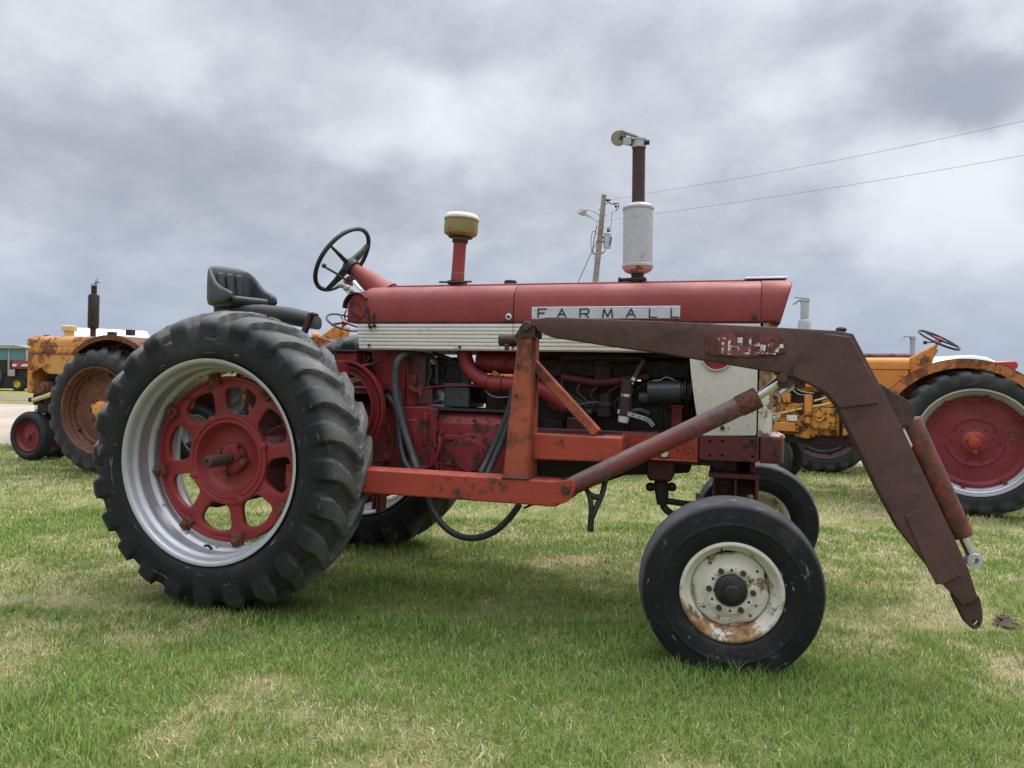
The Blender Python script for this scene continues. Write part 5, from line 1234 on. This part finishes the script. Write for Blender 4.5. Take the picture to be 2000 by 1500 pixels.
def stack(parent, x, y, z0, z1, z2, z3, r1, r2, m1, m2, cap=True, name='exhaust_stack'):
    """pipe from z0, silencer z1..z2, pipe to z3"""
    MB().lathe([(r1, z0), (r1, z1 - .02), (r2 * .9, z1), (r2, z1 + .02), (r2, z2 - .02), (r2 * .9, z2), (r1, z2 + .01), (r1, z3)], (x, y, 0), (0, 0, 1), 24).build(name, m1, parent, smooth=35)
    if cap:
        MB().cyl((x, y, z3 - .02), (x, y, z3 + .004), r1 + .008, n=18).bar((x - r1, y, z3 + .01), (x + .12, y + .01, z3 + .035), .085, .008).bar((x + .06, y, z3 - .0), (x + .13, y + .01, z3 - .05), .06, .008).build('rain_cap', m2, parent)

def old_tractor(name, label, C, a, mats, scale=1.0, full=True, group='old orange tractors parked in the row behind'):
    root = empty(name, (C[0], C[1], 0), (0, 0, a), label=label, category='tractor'); root.scale = (scale,) * 3
    if group: root['group'] = group
    m_h, m_e, m_d, m_r, m_f = mats
    for y in (.76, -.76): bg_rear_wheel(root, y, .72, .505, .165, m_d, m_r, 'hubred')
    for y in (.86, -.86): pass
    MB().cyl((0, -.72, .70), (0, .72, .70), .085, n=18).loft([[(x, -w, z0), (x, w, z0), (x, w, z1), (x, -w, z1)] for x, w, z0, z1 in ((-.32, .15, .5, .92), (.3, .18, .48, 1.0), (.7, .17, .52, .95))]).build('transmission', m_e, root, bevel=.015)
    MB().b2((.70, -.16, .55), (1.62, .16, 1.02)).b2((.78, -.12, 1.02), (1.55, .12, 1.22)).build('engine_block', 'engine', root, bevel=.015)
    fender(root, .50, .93, .795, .70, 16, 150, m_f, xc=.10, lip=(.085, 'inner')); fender(root, -.93, -.50, .795, .70, 16, 150, m_f, xc=.10, lip=(.085, 'inner'))
    for s in (1, -1): MB().plate([(.10 + .795 * math.cos(R(a)), .70 + .795 * math.sin(R(a))) for a in range(16, 151, 4)] + [(-.5, .8), (.6, .8)], [], s * .497 - .003, s * .497 + .003).build('fender_side', 'inner', root)
    return root

# ---- orange tractor on the right
CD, AD = (4.94, 4.85), math.pi - .24
qd = local_px(CD, AD)
OM = ('orange', 'orangeeng', 'reddisc', 'silver', 'fenderin')
td = old_tractor('orange_tractor', 'orange tractor with raspberry red rear wheel disc, standing behind the loader arm', CD, AD, OM, group=None)
hy = .26
zt = qd(1720, 698, hy).z; zs = qd(1730, 721, hy).z; zl = qd(1740, 760, hy).z; xr_ = qd(1776, 710, hy).x
hood_body(td, 'hood', xr_, xr_ + 1.72, hy, zs, zt, .07, 'orange')
MB().b2((xr_ + .01, -hy + .006, zl), (xr_ + 1.70, hy - .006, zs - .003)).build('hood_side', 'orange', td, bevel=.01)
cp = [qd(x, y, .16) for x, y in ((1773, 700), (1800, 686), (1829, 672), (1829, 680), (1820, 708), (1813, 724), (1800, 740), (1778, 752))]
MB().plate([(p.x, p.z) for p in cp], [], -.16, .16, .012).build('dash_cowl', 'orange', td, smooth=30)
sc_ = qd(1834, 664, 0); b0, b1 = qd(1797, 644, 0), qd(1872, 678, 0)
dv = (b1 - b0).normalized(); axd = Vector((-dv.z, 0, dv.x)); axd = axd if axd.z > 0 else -axd
axd = (axd + Vector((0, .22, 0))).normalized()
wheel_steer(td, sc_, axd, .215)
MB().cyl(sc_, qd(1822, 686, 0), .018, n=10).cyl(qd(1826, 680, 0), qd(1818, 690, 0), .04, .05, n=14).build('steering_column', 'orange', td)
MB().cyl(qd(1808, 669, .05), qd(1828, 668, .05), .007, n=8).ball(qd(1807, 669, .05), .022, 10, 7).build('throttle_lever', 'dark', td)
e = qd(1571, 640, 0); stack(td, e.x, 0, zt - .03, zt + .0, qd(1571, 626, 0).z, qd(1573, 586, 0).z, .048, .075, 'greymetal', 'greymetal')
# castings and fittings seen under its hood
def dbox(name, x0, y0, x1, y1, yl, th, mat, bev=.008):
    p, q_ = qd(x0, y1, yl), qd(x1, y0, yl); lo = (min(p.x, q_.x), yl - th, min(p.z, q_.z)); hi = (max(p.x, q_.x), yl, max(p.z, q_.z))
    return MB().b2(lo, hi).build(name, mat, td, bevel=bev)
dbox('cylinder_block', 1480, 760, 1690, 862, .17, .3, 'engine')
dbox('gear_case', 1582, 797, 1634, 838, .26, .1, 'orangeeng', .02)
dbox('side_cover', 1504, 826, 1560, 841, .24, .05, 'orange')
dbox('inspection_plate', 1503, 797, 1562, 812, .22, .05, 'orangeeng')
dbox('manifold', 1498, 768, 1516, 786, .24, .07, 'orange'); dbox('manifold', 1528, 768, 1544, 786, .24, .07, 'orange')
dbox('crankcase', 1505, 790, 1640, 846, .20, .1, 'orangeeng', .02); dbox('valve_cover', 1510, 742, 1640, 764, .19, .1, 'orangeeng', .02)
dbox('pump_body', 1604, 772, 1630, 796, .23, .08, 'orangeeng', .015); dbox('starter_motor', 1640, 786, 1672, 808, .24, .08, 'armdark', .02); dbox('magneto', 1510, 748, 1536, 766, .24, .06, 'rustdisc', .012)
b = MB()
for (x_, y_) in ((1508, 829), (1556, 829), (1508, 838), (1556, 838), (1586, 802), (1630, 802), (1586, 834), (1630, 834), (1612, 818)): b.bolt(qd(x_, y_, .262 if x_ > 1570 else .242), (0, 1, 0), .014, .014)
split(b, 'casing_bolt', 'armdark', td)
dbox('white_tag', 1536, 811, 1557, 822, .235, .012, 'white', .002)
dbox('governor_housing', 1645, 812, 1668, 852, .24, .12, 'orangeeng', .015)
p, q_ = qd(1579, 772, .27), qd(1579, 812, .27); MB().cyl(p, q_, .045, n=20).cyl(q_ + Vector((0, 0, -.001)), q_ + Vector((0, 0, -.09)), .035, n=16).build('oil_filter', 'orange', td, bevel=.006)
split(MB().tube([qd(1590, 783, .26), qd(1605, 779, .26), qd(1614, 776, .26)], .011, 8).tube([qd(1588, 794, .27), qd(1610, 790, .27), qd(1626, 786, .27)], .010, 8).tube([qd(1500, 812, .24), qd(1530, 806, .24), qd(1566, 798, .24)], .012, 8), 'push_rod', 'creamfender', td)
MB().cyl(qd(1598, 808, .265), qd(1598, 808, .29), .04, n=14).tube([qd(1592, 815, .275), qd(1602, 822, .28), (qd(1612, 812, .275))], .012, 8).build('gear_cap', 'orangeeng', td)
MB().tube([qd(1545, 752, .25), qd(1565, 764, .27), qd(1590, 768, .25)], .006, 6).tube([qd(1543, 755, .25), qd(1560, 770, .27), qd(1585, 770, .25)], .005, 6).build('wire', 'olive', td)
p, q_ = qd(1490, 842, .22), qd(1700, 868, .22)
MB().loft([[(x, -w, z0), (x, w, z0), (x, w, z1), (x, -w, z1)] for x, w, z0, z1 in ((p.x, .2, .74, .80), (qd(1600, 850, .22).x, .22, .66, .80), (qd(1580, 850, .22).x, .22, .60, .80), (qd(1552, 850, .22).x, .2, .62, .80), (qd(1540, 850, .22).x, .15, .7, .80), (qd(1690, 850, .22).x, .2, .7, .8))][0:5]).build('front_pedestal', 'orangeeng', td, bevel=.012)
MB().b2((.3, -.18, .58), (1.2, .18, .68)).build('frame_rail', 'reddark', td, bevel=.006)
hb = xr_ + 1.72
MB().b2((hb - .10, -.24, .78), (hb - .02, .24, zs)).build('radiator', 'orange', td, bevel=.02)
bg_front_wheel(td, hb - .22, .45, .36, .235, .09, 'greymetal'); bg_front_wheel(td, hb - .22, -.45, .36, .235, .09, 'greymetal')
MB().b2((hb - .27, -.42, .36), (hb - .17, .42, .44)).cyl((hb - .22, 0, .38), (hb - .22, 0, .80), .07, n=14).build('front_axle', 'orangeeng', td)
MB().loft([[(x, -w, z), (x, w, z), (x, w, z + t), (x, -w, z + t)] for x, w, z, t in ((-.55, .18, 1.05, .28), (-.48, .22, 1.0, .16), (-.15, .22, 1.0, .10), (-.10, .18, 1.02, .05))]).build('seat', 'black', td, bevel=.02)

# ---- two more of the same make, farther along the row behind the red tractor
def strip_keys(o):
    for c in list(bpy.data.objects):
        if c.parent == o: strip_keys(c)
sw_d = sc_
def place_copy(px, py, D, z_ref, a, sc, label, nm):
    c = copy_tree(td); c.name = nm; c.scale = (sc,) * 3; c.rotation_euler = (0, 0, a); c['label'] = label
    w = PD(px, py, D); off = Vector((math.cos(a) * sw_d.x - math.sin(a) * sw_d.y, math.sin(a) * sw_d.x + math.cos(a) * sw_d.y, 0)) * sc
    c.location = (w.x - off.x, w.y - off.y, 0); return c
tb = place_copy(672, 662, 9.6, 0, math.pi - .10, 1.10, 'orange tractor hidden behind the large rear tyre except for lamp and steering wheel', 'orange_tractor')
MB().ball(Vector((.62, .15, zt + .03)), (.05, .05, .045)).build('work_lamp', 'orange', tb)
g = G(1215, 922)
tc = copy_tree(td); tc.rotation_euler = (0, 0, math.pi - .15); tc.location = (g.x + .1, g.y + .75, 0)
tc['label'] = 'orange tractor seen only through the gaps of the red tractor engine bay'

# ---- maroon tractor behind the orange one, facing the other way
g = G(1612, 921); AE = -.05
te = old_tractor('maroon_tractor', 'dark red tractor behind the orange one, thin grey exhaust beside its steering wheel', (g.x, g.y + .76), AE, ('hood', 'reddark', 'dark', 'pipe', 'dark'), group=None)
qe = local_px((g.x, g.y + .76), AE)
zt_e = qe(1740, 690, -.25).z
hood_body(te, 'hood', .3, qe(1793, 700, -.25).x, .25, zt_e - .30, zt_e, .06, 'rail')
e = qe(1782, 690, 0); z3 = qe(1782, 658, 0).z
MB().lathe([(.036, zt_e - .05), (.036, z3)], (e.x, 0, 0), (0, 0, 1), 16).build('exhaust_stack', 'greymetal', te)
MB().cyl((e.x, 0, z3 - .03), (e.x, 0, z3 + .004), .044, n=14).bar((e.x, 0, z3), (e.x - .12, 0, z3 + .005), .08, .012).bar((e.x - .10, 0, z3), (e.x - .17, 0, z3 - .06), .09, .01).build('rain_cap', 'greymetal', te)
for y in (.3, -.3): bg_front_wheel(te, 2.0, y, .37, .24, .09, 'rail')
MB().b2((1.9, -.3, .38), (2.05, .3, .46)).cyl((1.98, 0, .4), (1.98, 0, .9), .07, n=12).build('front_axle', 'reddark', te)

# ---- rusty orange-yellow tractor on the left
CA, AA = (-4.55, 3.66), math.pi
qa = local_px(CA, AA)
ta = empty('rusty_orange_tractor', (CA[0], CA[1], 0), (0, 0, AA), label='rust streaked yellow-orange tractor with black exhaust stack, left of the big red tractor', category='tractor')
for y in (.77, -.77): bg_rear_wheel(ta, y, .755, .50, .175, 'rustdisc', 'rustdisc', 'orange')
MB().cyl((0, -.72, .735), (0, .72, .735), .085, n=18).loft([[(x, -w, z0), (x, w, z0), (x, w, z1), (x, -w, z1)] for x, w, z0, z1 in ((-.32, .15, .5, .95), (.3, .18, .48, 1.02), (.7, .17, .52, .98))]).build('transmission', 'orangeeng', ta, bevel=.015)
hy = .25
xf = qa(50, 700, hy).x; z_t = qa(120, 656, hy).z; z_s = qa(100, 677, hy).z; z_l = qa(100, 733, hy).z; z_b = qa(60, 768, hy).z
hood_body(ta, 'hood', .30, xf, hy, z_s + .004, z_t, .085, 'orangeold')
lo = []
sp = [(.32, z_s), (xf - .10, z_s), (xf - .10, z_l + .02), (xf - .28, z_l + .10), (xf - .38, z_l + .02), (.32, z_l + .02)]
for s in (1, -1): MB().plate(sp, [], s * hy - .008, s * hy + .004, .002).build('hood_side', 'orangeold', ta, smooth=30)
b = MB()
for k in range(9):
    x = xf - .20 - k * .098; b.b2((x - .030, hy + .0045, z_s - .075), (x + .030, hy + .016, z_s - .015))
split(b, 'louvre', 'orangeold', ta, bevel=.006)
b = MB().b2((.45, hy + .0045, z_s - .100), (xf - .14, hy + .011, z_s - .088)); b.build('side_trim', 'rustdisc', ta)
MB().b2((xf - .115, -hy, z_b), (xf - .02, hy, z_s)).build('radiator_shell', 'orangeold', ta, bevel=.03, seg=3)
MB().b2((.6, -.14, .62), (xf - .2, .14, 1.06)).b2((.7, -.11, 1.06), (xf - .2, .11, 1.20)).build('engine_block', 'engine', ta, bevel=.02)
c = qa(88, 758, .24); MB().cyl((c.x, .14, c.z), (c.x, .27, c.z), .085, n=20).cyl((c.x, .27, c.z), (c.x, .30, c.z), .055, n=16).build('magneto_drive', 'rustdisc', ta, bevel=.01)
c = qa(105, 765, .22); MB().cyl((c.x, .12, c.z), (c.x, .25, c.z), .075, n=18).build('governor_housing', 'armdark', ta, bevel=.015)
c = qa(77, 752, .2); MB().cyl((c.x, .1, c.z - .05), (c.x, .22, c.z - .05), .07, n=18).build('water_pump', 'rustdisc', ta, bevel=.01)
c = qa(92, 715, .2); MB().ball((c.x, .2, c.z), (.08, .05, .07)).build('distributor', 'dark', ta)
b = MB()
for k in range(5): b.tube([qa(95, 712 + k, .22), qa(104 + 2 * k, 718 - k, .25), qa(118, 716 + 2 * k, .2)], .005, 6)
split(b, 'spark_wire', 'olive', ta)
c0, c1 = qa(65, 782, .25), qa(102, 770, .25); MB().cyl(c0, c1, .028, .034, 12).build('drag_link', 'creamfender', ta)
b = MB().b2((xf - .34, -.12, .72), (xf + .02, .12, z_b - .002)).b2((xf - .16, -.16, .76), (xf + .06, .16, .82)).cyl((xf - .18, 0, .40), (xf - .18, 0, .74), .075, n=16).b2((xf - .32, .08, .62), (xf - .12, .17, .74)); b.build('front_pedestal', 'engine', ta, bevel=.015)
MB().b2((.5, .10, .60), (1.1, .19, .74)).cyl((.62, .18, .66), (.62, .24, .66), .06, n=14).build('frame_casting', 'rustdisc', ta, bevel=.015)
fx = qa(52, 848, .25).x
for y in (.17, -.17): bg_front_wheel(ta, fx, y, .325, .215, .085, 'reddisc').rotation_euler = (0, 0, 0)
MB().cyl((fx, -.2, .31), (fx, .2, .31), .04, n=12).build('front_axle', 'dark', ta)
p = qa(76, 803, .02); MB().bar(qa(70, 800, .06), qa(74, 812, .06), .035, .006).build('white_tag', 'white', ta)
fender(ta, .45, .97, .80, .80, 48, 150, 'fenderin', xc=-.20, lip=(.05, 'fenderin')); fender(ta, -.98, -.45, .80, .90, 40, 150, 'creamfender', xc=-.25, lip=(.12, 'creamfender'))
for s, zc_, xc_, m_ in ((1, .80, -.20, 'fenderin'), (-1, .90, -.25, 'creamfender')): MB().plate([(xc_ + .80 * math.cos(R(a)), zc_ + .80 * math.sin(R(a))) for a in range(48, 151, 4)] + [(-.7, .95), (.15, .95)], [], s * .445 - .003, s * .445 + .003).build('fender_side', m_, ta)
fz = .735
e = qa(182, 640, 0); z1, z2, z3 = qa(182, 640, 0).z, qa(182, 576, 0).z, qa(182, 558, 0).z
stack(ta, e.x, 0, z_t - .02, z1, z2, z3, .034, .067, 'dark', 'greymetal', cap=False)
b = MB().cyl((e.x, 0, z3 - .005), (e.x, 0, z3 + .02), .042, n=16).bar((e.x - .02, 0, z3 + .03), (e.x - .09, 0, z3 + .06), .05, .012).bar((e.x - .07, 0, z3 + .04), (e.x - .06, 0, z3 + .10), .04, .010).bar((e.x - .02, .01, z3 + .02), (e.x - .05, .01, z3 + .09), .01, .01); b.build('rain_cap', 'greymetal', ta)
p = qa(135, 655, 0); zz0, zz1, zz2 = qa(135, 655, 0).z - .02, qa(135, 646, 0).z, qa(135, 636, 0).z
MB().lathe([(.065, zz0), (.06, zz1 - .01), (.09, zz1), (.09, zz2 - .01), (.075, zz2), (.001, zz2 + .005)], (p.x, 0, 0), (0, 0, 1), 24).build('air_cleaner_cap', 'creamfender', ta, smooth=35)
p = qa(91, 655, 0); MB().cyl((p.x, 0, z_t - .02), (p.x, 0, z_t + .025), .035, n=16).build('radiator_cap', 'rustdisc', ta)
wheel_steer(ta, (.05, 0, 1.32), (-.6, 0, .8), .20)
MB().cyl((.08, 0, 1.28), (.36, 0, 1.15), .025, n=10).build('steering_column', 'rustdisc', ta)
MB().loft([[(x, -w, z), (x, w, z), (x, w, z + t), (x, -w, z + t)] for x, w, z, t in ((-.62, .18, 1.0, .2), (-.55, .22, .96, .14), (-.22, .22, .96, .08), (-.17, .18, .98, .04))]).build('seat', 'black', ta, bevel=.02)
for px_, py_ in ((219, 651), (255, 647)):
    p = qa(px_, py_, -.6); MB().b2((p.x - .05, -.64, p.z - .06), (p.x + .05, -.56, p.z + .02)).build('fender_lamp', 'dark', ta, bevel=.006)

# ------------------------------------------------------------------ vehicles beyond
def pickup(name, label, loc, head, mat, H=1.9, glassm='glass'):
    t = empty(name, loc, (0, 0, head), label=label, category='pickup')
    k = H / 1.9
    body = [(-2.6, .55), (-2.6, 1.02), (-.75, 1.05), (.95, 1.08), (2.35, 1.0), (2.55, .85), (2.6, .5), (2.2, .42), (-2.5, .45)]
    MB().prism([(x, -.95, z * k) for x, z in rounded(body, .12)], (0, 1.9, 0)).build('body', mat, t, bevel=.06, seg=3)
    cab = [(-.80, 1.05), (-.72, 1.62), (-.55, 1.80), (-.30, 1.875), (.05, 1.895), (.35, 1.86), (.58, 1.76), (1.22, 1.06)]
    rg = [[(x * 1.0, y * (1 - .28 * max(0, z - 1.05) / .8), z * k) for x, z in cab] for y in (-.88, -.80, .80, .88)]
    rg[0] = [(x * .97, y, z - .015) for x, y, z in rg[0]]; rg[3] = [(x * .97, y, z - .015) for x, y, z in rg[3]]
    MB().loft(rg).build('cab', mat, t, smooth=50, bevel=.02)
    for s in (-1, 1):
        f = lambda z: s * .90 * (1 - .28 * max(0, z - 1.05) / .8)
        for w in (((-.62, 1.14), (-.55, 1.60), (-.42, 1.70), (.12, 1.70), (.12, 1.14)), ((.18, 1.14), (.18, 1.70), (.45, 1.68), (.98, 1.14))):
            MB().loft([[(x, f(z) + s * .004, z * k) for x, z in w], [(x, f(z) - s * .03, z * k) for x, z in w]]).build('window', glassm, t)
        for x in (-1.65, 1.65):
            wh = empty('wheel', (x, s * .86, .37), parent=t)
            MB().lathe([(.22, -.10), (.33, -.11), (.37, -.07), (.37, .07), (.33, .11), (.22, .10)], axis=(0, 1, 0), n=28, closed=True).build('tyre', 'bgtyre', wh, smooth=40)
            MB().cyl((0, -.08, 0), (0, .08, 0), .22, n=24).build('rim', 'greymetal', wh)
    MB().loft([[(.62 + .6 * (1.74 - z) / .68, y * (1 - .28 * (z - 1.05) / .8), z * k + .012) for y in (-.78, .78)] + [(.60 + .6 * (1.74 - z) / .68, y * (1 - .28 * (z - 1.05) / .8), z * k + .0) for y in (.78, -.78)] for z in (1.12, 1.70)]).build('windscreen', glassm, t)
    return t
p = PD(212, 700, 13.5); pickup('white_pickup', 'white pickup showing its roof behind the black exhaust of the rusty orange tractor', (p.x, p.y, 0), math.atan2(p.y - CAM_Y, p.x - CAM_X), 'carwhite', 2.0)
p = PD(1858, 720, 15.5); pickup('white_pickup', 'white pickup cab showing above the rusty fender of the orange tractor', (p.x, p.y, 0), .35, 'carwhite', 1.97)
p = PD(2085, 760, 16.5); pickup('blue_pickup', 'blue vehicle with only its end showing by the last wheel of the row', (p.x, p.y, 0), math.pi - .2, 'carblue', 1.8)
# red grain wagon / implement hood
D0 = 12.0
def im(px, py, d=0.0): return PD(px, py, D0 + d)
iw = empty('red_farm_wagon', (0, 0, 0), label='bright red farm wagon with a sloping nose beside the white pickup cab', category='wagon')
b = MB(); ol = [(1890, 713), (1922, 707), (1960, 705), (1984, 704), (1991, 710), (1990, 718), (1983, 724), (1968, 731), (1955, 745), (1900, 760)]
b.prism([im(x, y) for x, y in ol], FWD * 1.3).build('wagon_body', 'carred', iw, bevel=.05, seg=3)
b = MB().prism([im(x, y, .1) for x, y in ((1930, 740), (1976, 730), (1978, 738), (1935, 765))], FWD * 1.0); b.build('under_frame', 'creamfender', iw, bevel=.01)
for dd in (.1, 1.2):
    c = im(1940, 800, dd); c.z = .40; w = empty('wagon_wheel', c, (0, 0, PSI), parent=iw); 
    MB().lathe([(.22, -.09), (.36, -.10), (.40, -.06), (.40, .06), (.36, .10), (.22, .09)], axis=(0, 1, 0), n=28, closed=True).build('tyre', 'bgtyre', w, smooth=40); MB().cyl((0, -.07, 0), (0, .07, 0), .22, n=20).build('rim', 'carred', w)
a_, c_ = im(1940, 800, .2), im(1940, 800, 1.2); a_.z = c_.z = .40
MB().cyl(a_, c_, .04, n=10).b2((0, 0, 0), (.001, .001, .001)).build('wagon_axle', 'dark', iw) if False else MB().cyl(a_, c_, .04, n=10).build('wagon_axle', 'dark', iw)
MB().bar(a_.lerp(c_, .5), im(1940, 750, .7), .12, .12).build('wagon_post', 'dark', iw)

# ------------------------------------------------------------------ combine harvester, far left
D0 = 44.0
hv = empty('combine_harvester', (0, 0, 0), label='red and grey combine harvester with teal cab glass and a yellow wheel, far left', category='harvester')
def hp(name, ol, d0, d1, mat, bev=.04): return MB().prism([im(x, y, d0) for x, y in ol], FWD * (d1 - d0)).build(name, mat, hv, bevel=bev)
rect = lambda x0, y0, x1, y1: ((x0, y0), (x1, y0), (x1, y1), (x0, y1))
hp('cab_roof', ((-34, 672), (30, 673), (52, 677), (52, 681), (-34, 681)), -.1, 2.2, 'combgrey')
hp('cab_frame', rect(-32, 681, -26, 732), 0, .2, 'combgrey'); hp('cab_frame', rect(14, 681, 18, 732), 0, .2, 'combgrey'); hp('cab_frame', rect(49, 681, 52, 706), 0, .2, 'combgrey')
hp('cab_window', rect(-25.5, 682, 13.5, 703), .05, .12, 'tealglass', 0); hp('cab_window', rect(18.5, 682, 48.5, 703), .05, .12, 'tealglass', 0)
hp('cab_body', rect(-32, 704, 13, 732), .06, 2.1, 'dark'); hp('cab_interior', rect(-25, 682, 48, 731), .5, 2.1, 'dark')
hp('side_panel', rect(22, 704, 66, 721), -.05, 1.8, 'combred'); sp_ = hp('name_stripe', rect(24, 711, 60, 715.5), -.10, -.052, 'white', 0)
o = im(33, 715, -.12); uz = (im(33, 711, -.12) - o)
for ch, x in (('M', 33), ('F', 38.5)):
    b = MB(); letter(b, ch, im(x, 714.6, -.12), RGT, UP, .12, .10, .03, .01); b.build('letter', 'letters', sp_)
hp('under_body', ((-60, 732), (16, 732), (22, 722), (66, 722), (66, 740), (40, 745), (24, 759), (-60, 759)), .1, 2.2, 'dark')
hp('ladder_rail', rect(14, 722, 28, 735), -.1, .0, 'combgrey'); hp('axle_beam', rect(24, 742, 60, 750), .6, 1.6, 'dark')
for nm, px_, rr, mat in (('rear_wheel', 37, .43, 'yellow'), ('front_wheel', -22, .85, 'yellow')):
    c = im(px_, 751, .1); c.z = rr; w = empty(nm, c, (0, 0, PSI), parent=hv)
    MB().lathe([(rr * .52, -.18), (rr * .9, -.2), (rr, -.12), (rr, .12), (rr * .9, .2), (rr * .52, .18)], axis=(0, 1, 0), n=32, closed=True).build('tyre', 'bgtyre', w, smooth=40)
    MB().lathe([(.001, -.08), (rr * .2, -.08), (rr * .4, -.02), (rr * .53, -.16), (rr * .53, .1), (.001, .1)], axis=(0, 1, 0), n=28).build('rim', mat, w, smooth=35)

# ------------------------------------------------------------------ utility pole and wires
D0 = 30.0
pb_ = im(1136, 813); pb_.z = -.3; pt_ = im(1180, 381)
up = empty('utility_pole', (0, 0, 0), label='leaning wooden utility pole with grey transformer can and lamp arm, behind the hood', category='utility pole')
MB().cyl(pb_, pt_, .16, .10, 14).build('pole_shaft', 'wood', up)
def on(t): return pb_.lerp(pt_, t)
L_ = lambda y: (im(1160, y).z - pb_.z) / (pt_.z - pb_.z)
tr_c = im(1186, 485)
MB().lathe([(.001, -.01), (.15, 0), (.155, .02), (.155, .56), (.165, .57), (.165, .61), (.15, .63), (.05, .66), (.001, .66)], Vector((tr_c.x, tr_c.y, tr_c.z)) , (0, 0, 1), 24).build('transformer', 'greymetal', up, smooth=35)
b = MB().tube([tr_c + Vector((0, 0, .66)), tr_c + Vector((.02, 0, .85))], .035, 8, 0).bar(tr_c + Vector((-.02, 0, .3)), on(L_(474)), .06, .05).bar(tr_c + Vector((-.02, 0, .5)), on(L_(466)), .05, .05).tube([tr_c + Vector((.12, -.12, .1)), tr_c + Vector((.17, -.12, .3)), tr_c + Vector((.17, -.1, .45))], .025, 8); b.build('transformer_bracket', 'dark', up)
b = MB()
for x, y, r in ((1187, 391, .05), (1203, 403, .06), (1200, 398, .04), (1190, 452, .045), (1192, 448, .03)): b.ball(im(x, y), r, 10, 7)
b.tube([on(.985), im(1190, 396), im(1198, 399), im(1207, 397), im(1208, 405), im(1202, 412)], .022, 6).bar(im(1182, 391), im(1192, 391), .05, .07)
b.build('insulator', 'dark', up)
b = MB().tube([im(1171, 420), im(1160, 413), im(1148, 409), im(1138, 410)], .03, 8).tube([im(1169, 434), im(1160, 428), im(1152, 424)], .022, 8); b.build('lamp_arm', 'greymetal', up)
b = MB().lathe([(.05, 0), (.12, .05), (.19, .14), (.05, .18), (.03, .25)], im(1140, 421), (-.3, 0, 1), 18).tube([im(1131, 418), im(1128, 414), im(1132, 410), im(1138, 408)], .022, 6).bar(im(1142, 419), im(1154, 424), .18, .06); b.build('lamp_head', 'greymetal', up, smooth=40)
b = MB().tube([im(1166, 440), im(1160, 470), im(1158, 490), im(1164, 498)], .018, 6).tube([im(1163, 452), im(1157, 454), im(1154, 475), im(1157, 495), im(1164, 496)], .014, 6).tube([im(1172, 497), im(1178, 494), im(1183, 488)], .02, 6).tube([im(1196, 412), im(1193, 440), im(1190, 452)], .010, 6); split(b, 'cable_loop', 'dark', up)
MB().tube([on(L_(455)), im(1127, 556), PD(1088, 806, 30)], .014, 6, 0).build('guy_wire', 'dark', up)
b = MB()
for k in range(10):
    p = on(.72 + .027 * k); sgn = 1 if k % 2 else -1; b.bar(p, p + RGT * (.19 * sgn), .02, .02)
split(b, 'climbing_step', 'dark', up)
def wire(name, pts, r, label):
    o = MB().tube(pts, r, 6, 8).build(name, 'greywire'); o['label'] = label; o['category'] = 'wire'; o['group'] = 'overhead wires from the utility pole'
a_, c_ = im(1190, 391), PD(2000, 236, 20); m_ = PD(1560, 327, (30 + 20) / 2 * .985)
wire('overhead_wire', [a_, m_, c_, c_ + (c_ - m_) * 1.0 + Vector((0, 0, .25))], .0055, 'upper overhead wire rising from the top of the leaning pole')
a_, c_ = im(1178, 432), PD(2000, 303, 20); m_ = PD(1560, 377, (30 + 20) / 2 * .985)
wire('overhead_wire', [a_, m_, c_, c_ + (c_ - m_) * 1.0 + Vector((0, 0, .25))], .0055, 'lower overhead wire passing behind the silver muffler')

# dirt clump and a few loose clods
g = G(1962, 1216); b = MB(); rings = []
for i, f in enumerate((1.0, .8, .6, .4, .2, .03)):
    rg = []
    for j in range(18):
        a = 2 * math.pi * j / 18; nn = mnoise.noise(Vector((math.cos(a) * 1.7 * f, math.sin(a) * 1.7 * f, 3.1))); n2 = mnoise.noise(Vector((math.cos(a) * 5 * f, math.sin(a) * 5 * f, 9.1)))
        r = .052 * f * (1 + .5 * nn); rg.append((g.x + r * math.cos(a), g.y + r * math.sin(a), -.004 + (1 - f * f) * .040 * (1 + .8 * n2) + .010 * n2))
    rings.append(rg)
b.loft(rings)
for k in range(14):
    r = random.uniform(.005, .012); a = random.uniform(0, 6.28); d = random.uniform(.02, .08)
    b.ball((g.x + d * math.cos(a), g.y + d * math.sin(a), max(.006, .038 - d * .4)), (r, r * .8, r * .7), 6, 4)
o = b.build('dirt_clump', 'soil', smooth=30); o['kind'] = 'stuff'; o['label'] = 'small clump of dark dirt in the grass beside the loader tip'; o['category'] = 'dirt'
